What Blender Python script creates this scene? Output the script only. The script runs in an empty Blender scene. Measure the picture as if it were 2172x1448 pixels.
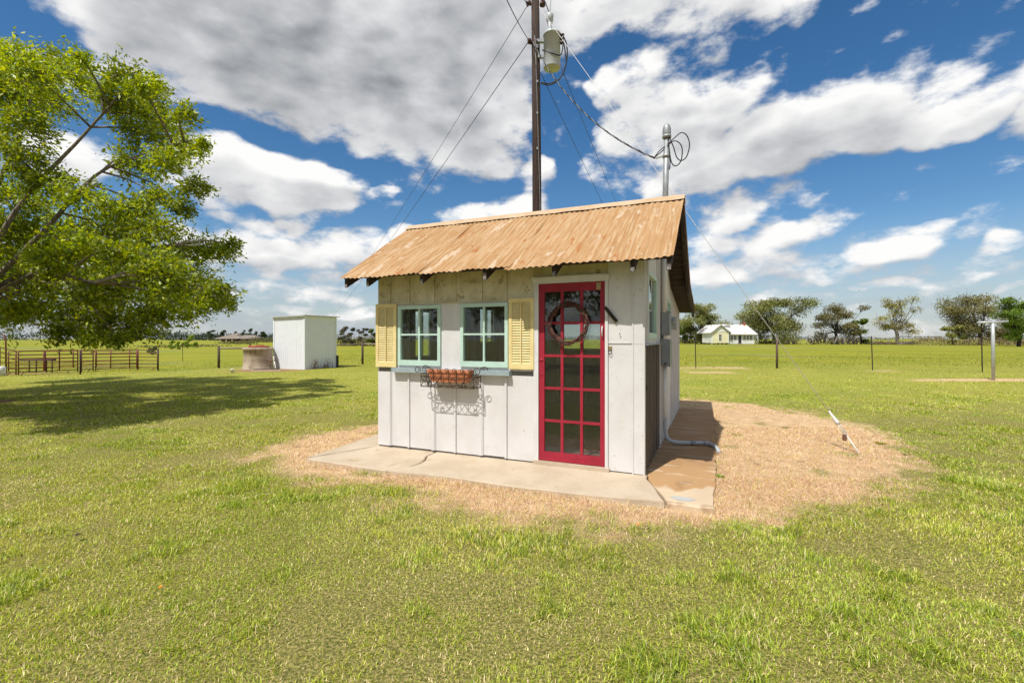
import bpy, math, random
import numpy as np
from mathutils import Vector, Matrix
random.seed(7); rng = np.random.default_rng(11)
R = math.radians
SC = bpy.context.scene
COL = SC.collection

# ---------------------------------------------------------------- camera
FOC, CXP, HYP, CAMH = 993.0, 1086.0, 718.0, 1.5          # calibrated from the photograph (2172 px wide)
cam_d = bpy.data.cameras.new('camera'); cam = bpy.data.objects.new('camera', cam_d); COL.objects.link(cam)
cam_d.sensor_width = 36.0; cam_d.lens = 36.0*FOC/2172.0
cam_d.shift_y = (HYP-724.0)/2172.0
cam_d.clip_start = 0.05; cam_d.clip_end = 6000
cam.location = (0, 0, CAMH); cam.rotation_euler = (R(90), 0, 0)
SC.camera = cam

# ---------------------------------------------------------------- light
SUN_AZ, SUN_EL = 37.8, 59.1      # the light travels towards azimuth 37.8 deg right of +Y
sun_d = bpy.data.lights.new('sun', 'SUN'); sun = bpy.data.objects.new('sun', sun_d); COL.objects.link(sun)
sun_d.energy = 4.5; sun_d.angle = R(0.53); sun_d.color = (1.0, 0.965, 0.90)
tv = Vector((math.sin(R(SUN_AZ))*math.cos(R(SUN_EL)), math.cos(R(SUN_AZ))*math.cos(R(SUN_EL)), -math.sin(R(SUN_EL))))
sun.rotation_euler = tv.to_track_quat('-Z', 'Y').to_euler()
sun.location = (-8, -12, 20)
SC.view_settings.view_transform = 'Standard'; SC.view_settings.look = 'None'
SC.view_settings.gamma = 1.0; SC.view_settings.use_curve_mapping = False
SC.view_settings.exposure = 0.24
SC.cycles.max_bounces = 4; SC.cycles.diffuse_bounces = 3; SC.cycles.transparent_max_bounces = 14
SC.cycles.sample_clamp_indirect = 8.0
SC.cycles.use_adaptive_sampling = True; SC.cycles.adaptive_threshold = 0.02; SC.cycles.adaptive_min_samples = 16

# ---------------------------------------------------------------- world: Nishita sky with procedural clouds
world = bpy.data.worlds.new('World'); SC.world = world; world.use_nodes = True
def build_world():
    nt = world.node_tree; N = nt.nodes; L = nt.links
    for n in list(N): N.remove(n)
    def azel(px, py):
        a = (px-CXP)/FOC; b = (HYP-py)/FOC
        az = math.atan(a); return az, math.atan(b*math.cos(az))
    # ---- group: cloud density at (azimuth, elevation) and direction
    g = bpy.data.node_groups.new('cloud_density', 'ShaderNodeTree')
    for nm in ('P', 'Dir'): g.interface.new_socket(nm, in_out='INPUT', socket_type='NodeSocketVector')
    g.interface.new_socket('D', in_out='OUTPUT', socket_type='NodeSocketFloat'); g.interface.new_socket('S', in_out='OUTPUT', socket_type='NodeSocketFloat')
    gn = g.nodes; gl = g.links
    gi = gn.new('NodeGroupInput'); go = gn.new('NodeGroupOutput')
    def nd(t, **kw):
        n = gn.new(t)
        for k, v in kw.items(): setattr(n, k, v)
        return n
    def mth(op, a, b=None, c=None):
        n = nd('ShaderNodeMath', operation=op)
        for i, v in enumerate((a, b, c)):
            if v is None: continue
            if isinstance(v, (int, float)): n.inputs[i].default_value = v
            else: gl.new(v, n.inputs[i])
        return n.outputs[0]
    def noise(vec, scale, detail, rough, typ=None):
        n = nd('ShaderNodeTexNoise'); n.inputs['Scale'].default_value = scale
        n.inputs['Detail'].default_value = detail; n.inputs['Roughness'].default_value = rough
        gl.new(vec, n.inputs['Vector']); return n
    # flatten the noise a little towards the horizon
    sq = nd('ShaderNodeVectorMath', operation='MULTIPLY'); gl.new(gi.outputs['Dir'], sq.inputs[0]); sq.inputs[1].default_value = (1, 1, 1.9)
    def blob(px, py, rx, ry, rot, amp):
        az, el = azel(px, py)
        k = 1/FOC
        ca = math.cos(az)
        c_, s_ = math.cos(R(rot)), math.sin(R(rot)); ux = 1/(rx*k*ca*ca); uy = 1/(ry*k*ca)
        du = nd('ShaderNodeVectorMath', operation='DOT_PRODUCT'); gl.new(gi.outputs['P'], du.inputs[0]); du.inputs[1].default_value = (c_*ux, s_*ux, -(c_*az+s_*el)*ux)
        dv = nd('ShaderNodeVectorMath', operation='DOT_PRODUCT'); gl.new(gi.outputs['P'], dv.inputs[0]); dv.inputs[1].default_value = (-s_*uy, c_*uy, -(c_*el-s_*az)*uy)
        l2 = mth('MULTIPLY_ADD', du.outputs['Value'], du.outputs['Value'], mth('MULTIPLY', dv.outputs['Value'], dv.outputs['Value']))
        mr = nd('ShaderNodeMapRange', interpolation_type='SMOOTHSTEP'); gl.new(l2, mr.inputs[0])
        mr.inputs[1].default_value = .1; mr.inputs[2].default_value = 2.3
        mr.inputs[3].default_value = amp*1.08; mr.inputs[4].default_value = 0
        return mr.outputs[0]
    BL = [ # px, py, rx, ry, rotation, strength
        (520, 40, 420, 150, -14, 1.35), (880, 150, 250, 140, -22, 1.3), (300, 60, 200, 95, -22, 1.15), (880, 320, 70, 45, -10, .8),
        (1000, 40, 200, 130, 0, 1.2), (720, 262, 90, 22, -4, .7), (1340, 25, 300, 60, 0, .95), (1600, 40, 160, 55, 14, .8),
        (1370, 165, 130, 50, 0, .8), (1420, 270, 150, 60, 0, 1.05), (1580, 185, 60, 34, 20, .5), (1640, 300, 230, 62, 14, 1.2),
        (1850, 245, 170, 56, 8, 1.2), (2060, 225, 150, 42, 2, 1.2), (2300, 215, 150, 45, 4, 1.1), (1470, 375, 105, 55, 22, 1.0),
        (1560, 455, 70, 32, 10, .75), (1690, 505, 110, 30, 16, .85), (1600, 575, 150, 30, 2, .8), (1510, 525, 70, 40, 0, .75),
        (1875, 535, 95, 25, 2, .9), (2140, 512, 75, 22, 6, .85), (1900, 605, 70, 14, 0, .7), (2060, 580, 50, 11, 0, .6), (2130, 612, 55, 11, 0, .6), (1750, 600, 60, 14, 0, .65), (1960, 488, 70, 12, 4, .5), (1640, 640, 150, 14, 0, .6),
        (600, 385, 170, 52, -4, 1.1), (470, 400, 90, 45, -4, .95), (650, 455, 70, 34, 25, .75), (520, 470, 90, 24, 0, .7), (560, 530, 210, 36, 0, .85), (720, 515, 100, 32, 0, .9),
        (560, 622, 200, 24, 0, .75), (690, 590, 130, 24, 4, .7), (800, 420, 30, 11, 30, .55), (1130, 365, 62, 38, 20, .85), (1010, 462, 60, 22, 0, .9), (1090, 448, 60, 30, 0, 1.05), (850, 497, 42, 20, 0, .7),
        (150, 330, 120, 60, 0, .8), (60, 560, 180, 45, 0, .7), (-200, 300, 180, 80, 10, .9), (1950, 655, 240, 12, 0, .5), (900, 655, 260, 14, 0, .5), (640, 665, 200, 12, 0, .6), (560, 560, 300, 75, 0, .52), (1640, 560, 260, 70, 0, .55), (1980, 590, 240, 50, 0, .42), (1330, 330, 120, 60, 0, .5)]
    tot = None
    for b in BL:
        o = blob(*b)
        tot = o if tot is None else mth('SMOOTH_MAX', tot, o, .18)
    for b in [(1265, 105, 120, 26, 14, .45), (1530, 110, 130, 26, 10, .45), (1195, 235, 42, 100, 5, .7), (640, 312, 230, 20, -6, .35)]:
        tot = mth('SUBTRACT', tot, blob(*b))
    # out of view broken cumulus goes on, its coverage raised to add ambient fill
    sep = nd('ShaderNodeSeparateXYZ'); gl.new(gi.outputs['P'], sep.inputs[0])
    lo = noise(gi.outputs['Dir'], 2.2, 2, .5)
    cov = nd('ShaderNodeMapRange', interpolation_type='SMOOTHSTEP'); gl.new(lo.outputs['Fac'], cov.inputs[0])
    cov.inputs[1].default_value = .42; cov.inputs[2].default_value = .60; cov.inputs[3].default_value = 0; cov.inputs[4].default_value = 1.15
    aaz = mth('ABSOLUTE', sep.outputs[0])
    o1 = nd('ShaderNodeMapRange', interpolation_type='SMOOTHSTEP'); gl.new(aaz, o1.inputs[0]); o1.inputs[1].default_value = .9; o1.inputs[2].default_value = 1.25
    o2 = nd('ShaderNodeMapRange', interpolation_type='SMOOTHSTEP'); gl.new(sep.outputs[1], o2.inputs[0]); o2.inputs[1].default_value = .68; o2.inputs[2].default_value = .95
    out = mth('MAXIMUM', o1.outputs[0], o2.outputs[0])
    tot = mth('MAXIMUM', tot, mth('MULTIPLY', cov.outputs[0], out))
    n0 = noise(sq.outputs[0], 7.5, 4, .58)
    vo = nd('ShaderNodeTexVoronoi', feature='SMOOTH_F1'); vo.inputs['Scale'].default_value = 15.0; vo.inputs['Smoothness'].default_value = .6; gl.new(sq.outputs[0], vo.inputs['Vector'])
    tot = mth('ADD', tot, mth('MULTIPLY', mth('SUBTRACT', .44, vo.outputs['Distance']), .75))
    s0 = mth('ADD', tot, mth('MULTIPLY', mth('SUBTRACT', n0.outputs['Fac'], .5), 1.75))
    s0 = mth('SUBTRACT', s0, .44)
    gl.new(s0, go.inputs['S'])
    n2 = noise(sq.outputs[0], 26.0, 5, .62)
    gl.new(mth('ADD', s0, mth('MULTIPLY', mth('SUBTRACT', n2.outputs['Fac'], .5), 1.2)), go.inputs['D'])
    # ---- main tree
    def mnode(t, **kw):
        n = N.new(t)
        for k, v in kw.items(): setattr(n, k, v)
        return n
    def m2(op, a, b=None):
        n = mnode('ShaderNodeMath', operation=op)
        for i, v in enumerate((a, b)):
            if v is None: continue
            if isinstance(v, (int, float)): n.inputs[i].default_value = v
            else: L.new(v, n.inputs[i])
        return n.outputs[0]
    tc = mnode('ShaderNodeTexCoord')
    nv = mnode('ShaderNodeVectorMath', operation='NORMALIZE'); L.new(tc.outputs['Generated'], nv.inputs[0])
    sx = mnode('ShaderNodeSeparateXYZ'); L.new(nv.outputs[0], sx.inputs[0])
    az = m2('ARCTAN2', sx.outputs[0], sx.outputs[1]); el = m2('ARCSINE', sx.outputs[2])
    cb0 = mnode('ShaderNodeCombineXYZ'); L.new(az, cb0.inputs[0]); L.new(el, cb0.inputs[1]); cb0.inputs[2].default_value = 1.0
    w1 = mnode('ShaderNodeTexNoise'); w1.inputs['Scale'].default_value = 7.0; w1.inputs['Detail'].default_value = 2; L.new(nv.outputs[0], w1.inputs['Vector'])
    wm = mnode('ShaderNodeVectorMath', operation='MULTIPLY_ADD'); L.new(w1.outputs['Color'], wm.inputs[0]); wm.inputs[1].default_value = (.17, .085, 0); wm.inputs[2].default_value = (-.085, -.0425, 0)
    cb = mnode('ShaderNodeVectorMath', operation='ADD'); L.new(cb0.outputs[0], cb.inputs[0]); L.new(wm.outputs[0], cb.inputs[1])
    def dens(off):
        grp = mnode('ShaderNodeGroup'); grp.node_tree = g
        a = mnode('ShaderNodeVectorMath', operation='ADD'); L.new(cb.outputs[0], a.inputs[0]); a.inputs[1].default_value = (off[0], off[1], 0)
        b = mnode('ShaderNodeVectorMath', operation='ADD'); L.new(nv.outputs[0], b.inputs[0]); b.inputs[1].default_value = (off[0], 0, off[1])
        L.new(a.outputs[0], grp.inputs['P']); L.new(b.outputs[0], grp.inputs['Dir']); return grp
    g0 = dens((0, 0)); g1 = dens((-.014, .036))
    d0 = g0.outputs['D']; s0 = g0.outputs['S']; s1 = g1.outputs['S']
    def mrange(v, a, b, c, d, sm=True):
        n = mnode('ShaderNodeMapRange'); n.interpolation_type = 'SMOOTHSTEP' if sm else 'LINEAR'
        L.new(v, n.inputs[0])
        for i, q in enumerate((a, b, c, d)): n.inputs[1+i].default_value = q
        return n.outputs[0]
    alpha = mrange(d0, -.24, .42, 0, 1)
    lit = m2('ADD', m2('ADD', m2('MULTIPLY', m2('SUBTRACT', s0, s1), .46), .74), m2('MULTIPLY', m2('SUBTRACT', d0, s0), .10))
    thick = mrange(s0, .35, 1.25, 0, 1)
    elf = mrange(el, .10, .50, .22, 1.0)
    lit = m2('SUBTRACT', lit, m2('MULTIPLY', m2('MULTIPLY', thick, elf), .52))
    cr = mnode('ShaderNodeValToRGB'); L.new(lit, cr.inputs[0])
    e = cr.color_ramp.elements
    e[0].position = .08; e[0].color = (.20, .215, .235, 1)
    e[1].position = .95; e[1].color = (.86, .855, .845, 1)
    x = cr.color_ramp.elements.new(.5); x.color = (.50, .51, .53, 1)
    sky = mnode('ShaderNodeTexSky', sky_type='NISHITA'); sky.sun_disc = False
    sky.sun_elevation = R(SUN_EL); sky.sun_rotation = R(180+SUN_AZ); sky.air_density = 1.0; sky.dust_density = .25; sky.ozone_density = 1.6
    hs = mnode('ShaderNodeHueSaturation'); hs.inputs['Saturation'].default_value = 1.32; hs.inputs['Value'].default_value = 1.0
    L.new(sky.outputs[0], hs.inputs['Color'])
    # pale stratus haze low over the horizon
    hn = mnode('ShaderNodeTexNoise'); hn.inputs['Scale'].default_value = 3.0; hn.inputs['Detail'].default_value = 4
    hv = mnode('ShaderNodeVectorMath', operation='MULTIPLY'); L.new(nv.outputs[0], hv.inputs[0]); hv.inputs[1].default_value = (1, 1, 9); L.new(hv.outputs[0], hn.inputs['Vector'])
    hf = m2('MULTIPLY', mrange(el, .0, .22, 1, 0), m2('ADD', m2('MULTIPLY', hn.outputs['Fac'], .9), .30))
    hb = mnode('ShaderNodeBackground'); hb.inputs['Color'].default_value = (.50, .57, .66, 1); hb.inputs['Strength'].default_value = .74
    bs = mnode('ShaderNodeBackground'); bs.inputs['Strength'].default_value = SKY_STRENGTH; L.new(hs.outputs[0], bs.inputs['Color'])
    bc = mnode('ShaderNodeBackground'); bc.inputs['Strength'].default_value = CLOUD_STRENGTH; L.new(cr.outputs[0], bc.inputs['Color'])
    mh = mnode('ShaderNodeMixShader'); L.new(hf, mh.inputs[0]); L.new(bs.outputs[0], mh.inputs[1]); L.new(hb.outputs[0], mh.inputs[2])
    mx = mnode('ShaderNodeMixShader'); L.new(alpha, mx.inputs[0]); L.new(mh.outputs[0], mx.inputs[1]); L.new(bc.outputs[0], mx.inputs[2])
    o = mnode('ShaderNodeOutputWorld'); L.new(mx.outputs[0], o.inputs['Surface'])
SKY_STRENGTH, CLOUD_STRENGTH = 0.093, 0.98
build_world()
world.cycles.sampling_method = 'MANUAL'; world.cycles.sample_map_resolution = 512

# ---------------------------------------------------------------- helpers
TH = R(23.3); SHED = (1.409, 5.015)
EX = (math.cos(TH), -math.sin(TH)); EY = (math.sin(TH), math.cos(TH))
def s2w(x, y): return (SHED[0]+x*EX[0]+y*EY[0], SHED[1]+x*EX[1]+y*EY[1])
def w2s(X, Y):
    dx, dy = X-SHED[0], Y-SHED[1]; return dx*EX[0]+dy*EX[1], dx*EY[0]+dy*EY[1]
def sstep(t): t = np.clip(t, 0, 1); return t*t*(3-2*t)
def gz(X, Y):
    """terrain: flat yard, a shallow dip in the pasture on the left"""
    X = np.asarray(X, float); Y = np.asarray(Y, float)
    return -0.65*sstep((-X-14)/8)*sstep((Y-18)/9)*(1-sstep((Y-70)/120))
def gp(px, py):
    """where the sight line through a photograph pixel meets the terrain"""
    z = 0.0
    for _ in range(30):
        D = FOC*(CAMH-z)/(py-HYP); X = (px-CXP)/FOC*D
        z = .5*z+.5*float(gz(X, D))
    return X, D, z
def at(px, py, D): return ((px-CXP)/FOC*D, D, CAMH-(py-HYP)/FOC*D)
def vnoise(x, y, seed=0):
    xi = np.floor(x).astype(np.int64); yi = np.floor(y).astype(np.int64); fx = x-xi; fy = y-yi
    fx = fx*fx*(3-2*fx); fy = fy*fy*(3-2*fy)
    def h(a, b):
        n = (a*374761393+b*668265263+seed*1442695041) & 0xffffffff
        n = ((n ^ (n >> 13))*1274126177) & 0xffffffff
        return ((n ^ (n >> 16)) & 0xffff)/65535.0
    return (h(xi, yi)*(1-fx)+h(xi+1, yi)*fx)*(1-fy)+(h(xi, yi+1)*(1-fx)+h(xi+1, yi+1)*fx)*fy
def fbm(x, y, seed=0, o=4):
    s = 0; a = .5; t = 0
    for k in range(o): s = s+a*vnoise(x*2**k, y*2**k, seed+k*17); t += a; a *= .5
    return s/t

class MB:
    def __init__(s): s.v = []; s.f = []; s.sm = []
    def add(s, vs, fs, smooth=False):
        b = len(s.v); s.v += [tuple(p) for p in vs]; s.f += [tuple(b+i for i in f) for f in fs]; s.sm += [smooth]*len(fs); return s
    def box(s, x0, x1, y0, y1, z0, z1):
        return s.add([(x0,y0,z0),(x1,y0,z0),(x1,y1,z0),(x0,y1,z0),(x0,y0,z1),(x1,y0,z1),(x1,y1,z1),(x0,y1,z1)],
              [(0,3,2,1),(4,5,6,7),(0,1,5,4),(1,2,6,5),(2,3,7,6),(3,0,4,7)])
    def hexa(s, p): # 8 points, bottom 4 then top 4
        return s.add(p, [(0,3,2,1),(4,5,6,7),(0,1,5,4),(1,2,6,5),(2,3,7,6),(3,0,4,7)])
    def rot(s, M, start=0):
        for i in range(start, len(s.v)): s.v[i] = tuple(M @ Vector(s.v[i]))
        return s
    def bar(s, a, b, w, h, up=(0,0,1)):
        a = Vector(a); b = Vector(b); d = (b-a).normalized(); u = Vector(up)
        sd = d.cross(u)
        if sd.length < 1e-5: sd = d.cross(Vector((0,1,0)))
        sd.normalize(); u = sd.cross(d).normalized(); sd = sd*w/2; u = u*h/2
        return s.hexa([a-sd-u, a+sd-u, b+sd-u, b-sd-u, a-sd+u, a+sd+u, b+sd+u, b-sd+u])
    def tube(s, path, r, n=6, cap=True, smooth=True):
        P = [Vector(p) for p in path]; m = len(P); rr = r if isinstance(r, (list, tuple)) else [r]*m
        vs = []; ref = None
        for i in range(m):
            d = (P[min(i+1, m-1)]-P[max(i-1, 0)])
            d = d.normalized() if d.length > 1e-9 else Vector((0,0,1))
            if ref is None: ref = d.orthogonal().normalized()
            ref = ref-d*ref.dot(d); ref = ref.normalized() if ref.length > 1e-6 else d.orthogonal().normalized()
            q = d.cross(ref)
            for k in range(n):
                a = 2*math.pi*k/n; vs.append(P[i]+(ref*math.cos(a)+q*math.sin(a))*rr[i])
        fs = [(i*n+k, i*n+(k+1) % n, (i+1)*n+(k+1) % n, (i+1)*n+k) for i in range(m-1) for k in range(n)]
        s.add(vs, fs, smooth)
        if cap:
            b = len(s.v)-m*n
            s.f += [tuple(b+k for k in reversed(range(n))), tuple(b+(m-1)*n+k for k in range(n))]; s.sm += [False, False]
        return s
    def lathe(s, prof, n=24, c=(0,0,0), smooth=True):
        vs = []
        for r, z in prof:
            for k in range(n):
                a = 2*math.pi*k/n; vs.append((c[0]+r*math.cos(a), c[1]+r*math.sin(a), c[2]+z))
        fs = [(i*n+k, i*n+(k+1) % n, (i+1)*n+(k+1) % n, (i+1)*n+k) for i in range(len(prof)-1) for k in range(n)]
        fs += [tuple(reversed(range(n))), tuple((len(prof)-1)*n+k for k in range(n))]
        return s.add(vs, fs, smooth)
    def build(s, name, mat, parent=None):
        me = bpy.data.meshes.new(name); me.from_pydata(s.v, [], s.f)
        if any(s.sm): me.polygons.foreach_set('use_smooth', s.sm)
        me.update(); me.materials.append(mat)
        o = bpy.data.objects.new(name, me); COL.objects.link(o); o.parent = parent
        return o
def box(name, mat, parent, *a): return MB().box(*a).build(name, mat, parent)
def tag(o, label, cat=None, group=None):
    o['label'] = label
    if cat: o['category'] = cat
    if group: o['group'] = group
    return o
def thing(name, label, cat, loc=(0,0,0), rz=0, group=None):
    o = bpy.data.objects.new(name, None); COL.objects.link(o); o.location = loc; o.rotation_euler = (0,0,rz); o.empty_display_size = .3
    return tag(o, label, cat, group)
def kind(o, k): o['kind'] = k; return o
def bezier(pts, n=12):
    """Catmull-Rom through the points"""
    P = [Vector(p) for p in pts]; P = [P[0]*2-P[1]]+P+[P[-1]*2-P[-2]]; out = []
    for i in range(1, len(P)-2):
        for k in range(n):
            t = k/n; a, b, c, d = P[i-1], P[i], P[i+1], P[i+2]
            out.append(.5*((2*b)+(c-a)*t+(2*a-5*b+4*c-d)*t*t+(3*b-3*c+d-a)*t**3))
    return out+[P[-2]]
def sagline(a, b, sag, n=24):
    a = Vector(a); b = Vector(b); return [a.lerp(b, i/n)-Vector((0,0,sag*4*(i/n)*(1-i/n))) for i in range(n+1)]
def mesh_np(name, V, F, mat, parent=None, col=None, smooth=False, nper=None):
    """V (n,3), F (m,k) numpy -> object; col per-vertex rgb"""
    me = bpy.data.meshes.new(name); V = np.ascontiguousarray(V, np.float32); F = np.ascontiguousarray(F, np.int32); m, k = F.shape
    me.vertices.add(len(V)); me.vertices.foreach_set('co', V.ravel())
    me.loops.add(m*k); me.loops.foreach_set('vertex_index', F.ravel())
    me.polygons.add(m); me.polygons.foreach_set('loop_start', np.arange(m, dtype=np.int32)*k)
    if smooth: me.polygons.foreach_set('use_smooth', np.ones(m, bool))
    if col is not None:
        at_ = me.attributes.new('col', 'FLOAT_COLOR', 'POINT')
        at_.data.foreach_set('color', np.concatenate([col, np.ones((len(col), 1))], 1).astype(np.float32).ravel())
    me.update(calc_edges=True); me.materials.append(mat)
    o = bpy.data.objects.new(name, me); COL.objects.link(o); o.parent = parent; return o

# ---------------------------------------------------------------- materials
def mat(name, c1, c2=None, scale=6., stretch=(1,1,1), rough=.75, spots=None, bump=0., bscale=40., metal=0., lo=.35, hi=.65, spec=.3, streak=None):
    """procedural paint / wood / metal: two colours mixed by noise, optional spots of wear or painted highlight (colour, scale, threshold), optional streaks"""
    m = bpy.data.materials.new(name); m.use_nodes = True; nt = m.node_tree; N = nt.nodes; L = nt.links
    b = N['Principled BSDF']; b.inputs['Roughness'].default_value = rough; b.inputs['Metallic'].default_value = metal
    b.inputs['Specular IOR Level'].default_value = spec
    tc = N.new('ShaderNodeTexCoord'); mp = N.new('ShaderNodeMapping'); L.new(tc.outputs['Object'], mp.inputs['Vector']); mp.inputs['Scale'].default_value = stretch
    def noise(sc, det=5, vec=mp.outputs[0], rgh=.6):
        n = N.new('ShaderNodeTexNoise'); n.inputs['Scale'].default_value = sc; n.inputs['Detail'].default_value = det; n.inputs['Roughness'].default_value = rgh
        L.new(vec, n.inputs['Vector']); return n.outputs['Fac']
    def rng_(v, a, c):
        r = N.new('ShaderNodeMapRange'); r.interpolation_type = 'SMOOTHSTEP'; L.new(v, r.inputs[0]); r.inputs[1].default_value = a; r.inputs[2].default_value = c; return r.outputs[0]
    def mixc(f, a, c):
        x = N.new('ShaderNodeMix'); x.data_type = 'RGBA'; L.new(f, x.inputs[0])
        for i, q in ((6, a), (7, c)):
            if isinstance(q, tuple): x.inputs[i].default_value = (*q, 1)
            else: L.new(q, x.inputs[i])
        return x.outputs[2]
    col = mixc(rng_(noise(scale), lo, hi), c1, c2 if c2 else tuple(v*.88 for v in c1))
    if streak: # (colour, scale, stretch, a, b)
        mp2 = N.new('ShaderNodeMapping'); L.new(tc.outputs['Object'], mp2.inputs['Vector']); mp2.inputs['Scale'].default_value = streak[2]
        col = mixc(rng_(noise(streak[1], 4, mp2.outputs[0]), streak[3], streak[4]), col, streak[0])
    for sp in (spots or []):
        sv = tc.outputs['Object']
        if len(sp) > 3:
            mp3 = N.new('ShaderNodeMapping'); L.new(tc.outputs['Object'], mp3.inputs['Vector']); mp3.inputs['Scale'].default_value = sp[3]; sv = mp3.outputs[0]
        col = mixc(rng_(noise(sp[1], 6, sv, .65), sp[2], sp[2]+.05), col, sp[0])
    L.new(col, b.inputs['Base Color'])
    if bump:
        bp = N.new('ShaderNodeBump'); bp.inputs['Strength'].default_value = bump; bp.inputs['Distance'].default_value = .01
        L.new(noise(bscale, 4), bp.inputs['Height']); L.new(bp.outputs[0], b.inputs['Normal'])
    return m
def leafmat(name, trans=.35, gloss=.06, rough=.45):
    m = bpy.data.materials.new(name); m.use_nodes = True; nt = m.node_tree; N = nt.nodes; L = nt.links
    for n in list(N): N.remove(n)
    a = N.new('ShaderNodeAttribute'); a.attribute_name = 'col'
    d = N.new('ShaderNodeBsdfDiffuse'); t = N.new('ShaderNodeBsdfTranslucent'); g = N.new('ShaderNodeBsdfGlossy'); g.inputs['Roughness'].default_value = rough
    L.new(a.outputs['Color'], d.inputs['Color'])
    hs = N.new('ShaderNodeHueSaturation'); hs.inputs['Hue'].default_value = .485; hs.inputs['Saturation'].default_value = 1.15; hs.inputs['Value'].default_value = 1.25
    L.new(a.outputs['Color'], hs.inputs['Color']); L.new(hs.outputs[0], t.inputs['Color'])
    m1 = N.new('ShaderNodeMixShader'); m1.inputs[0].default_value = trans; L.new(d.outputs[0], m1.inputs[1]); L.new(t.outputs[0], m1.inputs[2])
    m2 = N.new('ShaderNodeMixShader'); m2.inputs[0].default_value = gloss; L.new(m1.outputs[0], m2.inputs[1]); L.new(g.outputs[0], m2.inputs[2])
    o = N.new('ShaderNodeOutputMaterial'); L.new(m2.outputs[0], o.inputs[0]); return m
def glassmat(name, dust=.06, tint=(.86,.9,.88)):
    m = bpy.data.materials.new(name); m.use_nodes = True; nt = m.node_tree; N = nt.nodes; L = nt.links
    for n in list(N): N.remove(n)
    t = N.new('ShaderNodeBsdfTransparent'); t.inputs[0].default_value = (*tint, 1)
    g = N.new('ShaderNodeBsdfGlossy'); g.inputs['Roughness'].default_value = .015; g.inputs['Color'].default_value = (.95,.97,1,1)
    lw = N.new('ShaderNodeLayerWeight'); pw = N.new('ShaderNodeMath'); pw.operation = 'POWER'; L.new(lw.outputs['Facing'], pw.inputs[0]); pw.inputs[1].default_value = 5.0
    f = N.new('ShaderNodeMath'); f.operation = 'MULTIPLY_ADD'; L.new(pw.outputs[0], f.inputs[0]); f.inputs[1].default_value = .9; f.inputs[2].default_value = .045
    tc = N.new('ShaderNodeTexCoord'); nz = N.new('ShaderNodeTexNoise'); nz.inputs['Scale'].default_value = 3.0; L.new(tc.outputs['Object'], nz.inputs['Vector'])
    bp = N.new('ShaderNodeBump'); bp.inputs['Strength'].default_value = .05; bp.inputs['Distance'].default_value = .02; L.new(nz.outputs['Fac'], bp.inputs['Height']); L.new(bp.outputs[0], g.inputs['Normal'])
    m1 = N.new('ShaderNodeMixShader'); L.new(f.outputs[0], m1.inputs[0]); L.new(t.outputs[0], m1.inputs[1]); L.new(g.outputs[0], m1.inputs[2])
    d = N.new('ShaderNodeBsdfDiffuse'); d.inputs[0].default_value = (.6,.57,.5,1)
    n2 = N.new('ShaderNodeTexNoise'); n2.inputs['Scale'].default_value = 160; n2.inputs['Detail'].default_value = 5; L.new(tc.outputs['Object'], n2.inputs['Vector'])
    r = N.new('ShaderNodeMapRange'); L.new(n2.outputs['Fac'], r.inputs[0]); r.inputs[1].default_value = .58; r.inputs[2].default_value = .74; r.inputs[3].default_value = dust*.3; r.inputs[4].default_value = dust*5
    m2 = N.new('ShaderNodeMixShader'); L.new(r.outputs[0], m2.inputs[0]); L.new(m1.outputs[0], m2.inputs[1]); L.new(d.outputs[0], m2.inputs[2])
    o = N.new('ShaderNodeOutputMaterial'); L.new(m2.outputs[0], o.inputs[0]); return m

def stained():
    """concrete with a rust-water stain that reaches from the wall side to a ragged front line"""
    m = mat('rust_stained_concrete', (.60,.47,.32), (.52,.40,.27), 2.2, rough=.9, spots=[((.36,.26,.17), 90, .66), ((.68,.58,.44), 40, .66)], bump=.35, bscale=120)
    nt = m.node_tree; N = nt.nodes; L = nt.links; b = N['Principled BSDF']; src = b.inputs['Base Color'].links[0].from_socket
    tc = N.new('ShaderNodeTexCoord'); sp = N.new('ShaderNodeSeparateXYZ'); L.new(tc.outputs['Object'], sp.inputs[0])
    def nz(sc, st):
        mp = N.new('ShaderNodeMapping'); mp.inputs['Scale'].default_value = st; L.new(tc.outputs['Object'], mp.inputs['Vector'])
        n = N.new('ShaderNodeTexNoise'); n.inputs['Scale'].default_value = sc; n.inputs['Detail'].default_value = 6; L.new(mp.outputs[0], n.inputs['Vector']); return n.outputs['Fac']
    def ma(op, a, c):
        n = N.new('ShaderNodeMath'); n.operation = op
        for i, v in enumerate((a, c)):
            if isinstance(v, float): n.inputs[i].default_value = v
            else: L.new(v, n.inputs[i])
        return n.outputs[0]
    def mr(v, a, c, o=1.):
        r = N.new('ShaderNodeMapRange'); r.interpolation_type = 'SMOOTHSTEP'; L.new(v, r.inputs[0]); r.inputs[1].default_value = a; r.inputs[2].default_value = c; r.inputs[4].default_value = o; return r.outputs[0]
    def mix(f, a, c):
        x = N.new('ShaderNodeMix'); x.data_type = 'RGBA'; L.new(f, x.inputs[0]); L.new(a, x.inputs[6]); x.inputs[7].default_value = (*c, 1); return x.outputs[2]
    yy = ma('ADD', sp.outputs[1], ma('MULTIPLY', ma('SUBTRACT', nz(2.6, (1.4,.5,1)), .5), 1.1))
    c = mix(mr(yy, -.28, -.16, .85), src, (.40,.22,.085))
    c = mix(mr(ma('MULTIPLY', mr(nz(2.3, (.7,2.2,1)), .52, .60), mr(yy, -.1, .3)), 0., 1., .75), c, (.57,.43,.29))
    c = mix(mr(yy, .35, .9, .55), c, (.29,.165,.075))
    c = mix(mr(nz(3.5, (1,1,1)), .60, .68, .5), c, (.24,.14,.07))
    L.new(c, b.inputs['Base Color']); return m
MT = {}
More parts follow.
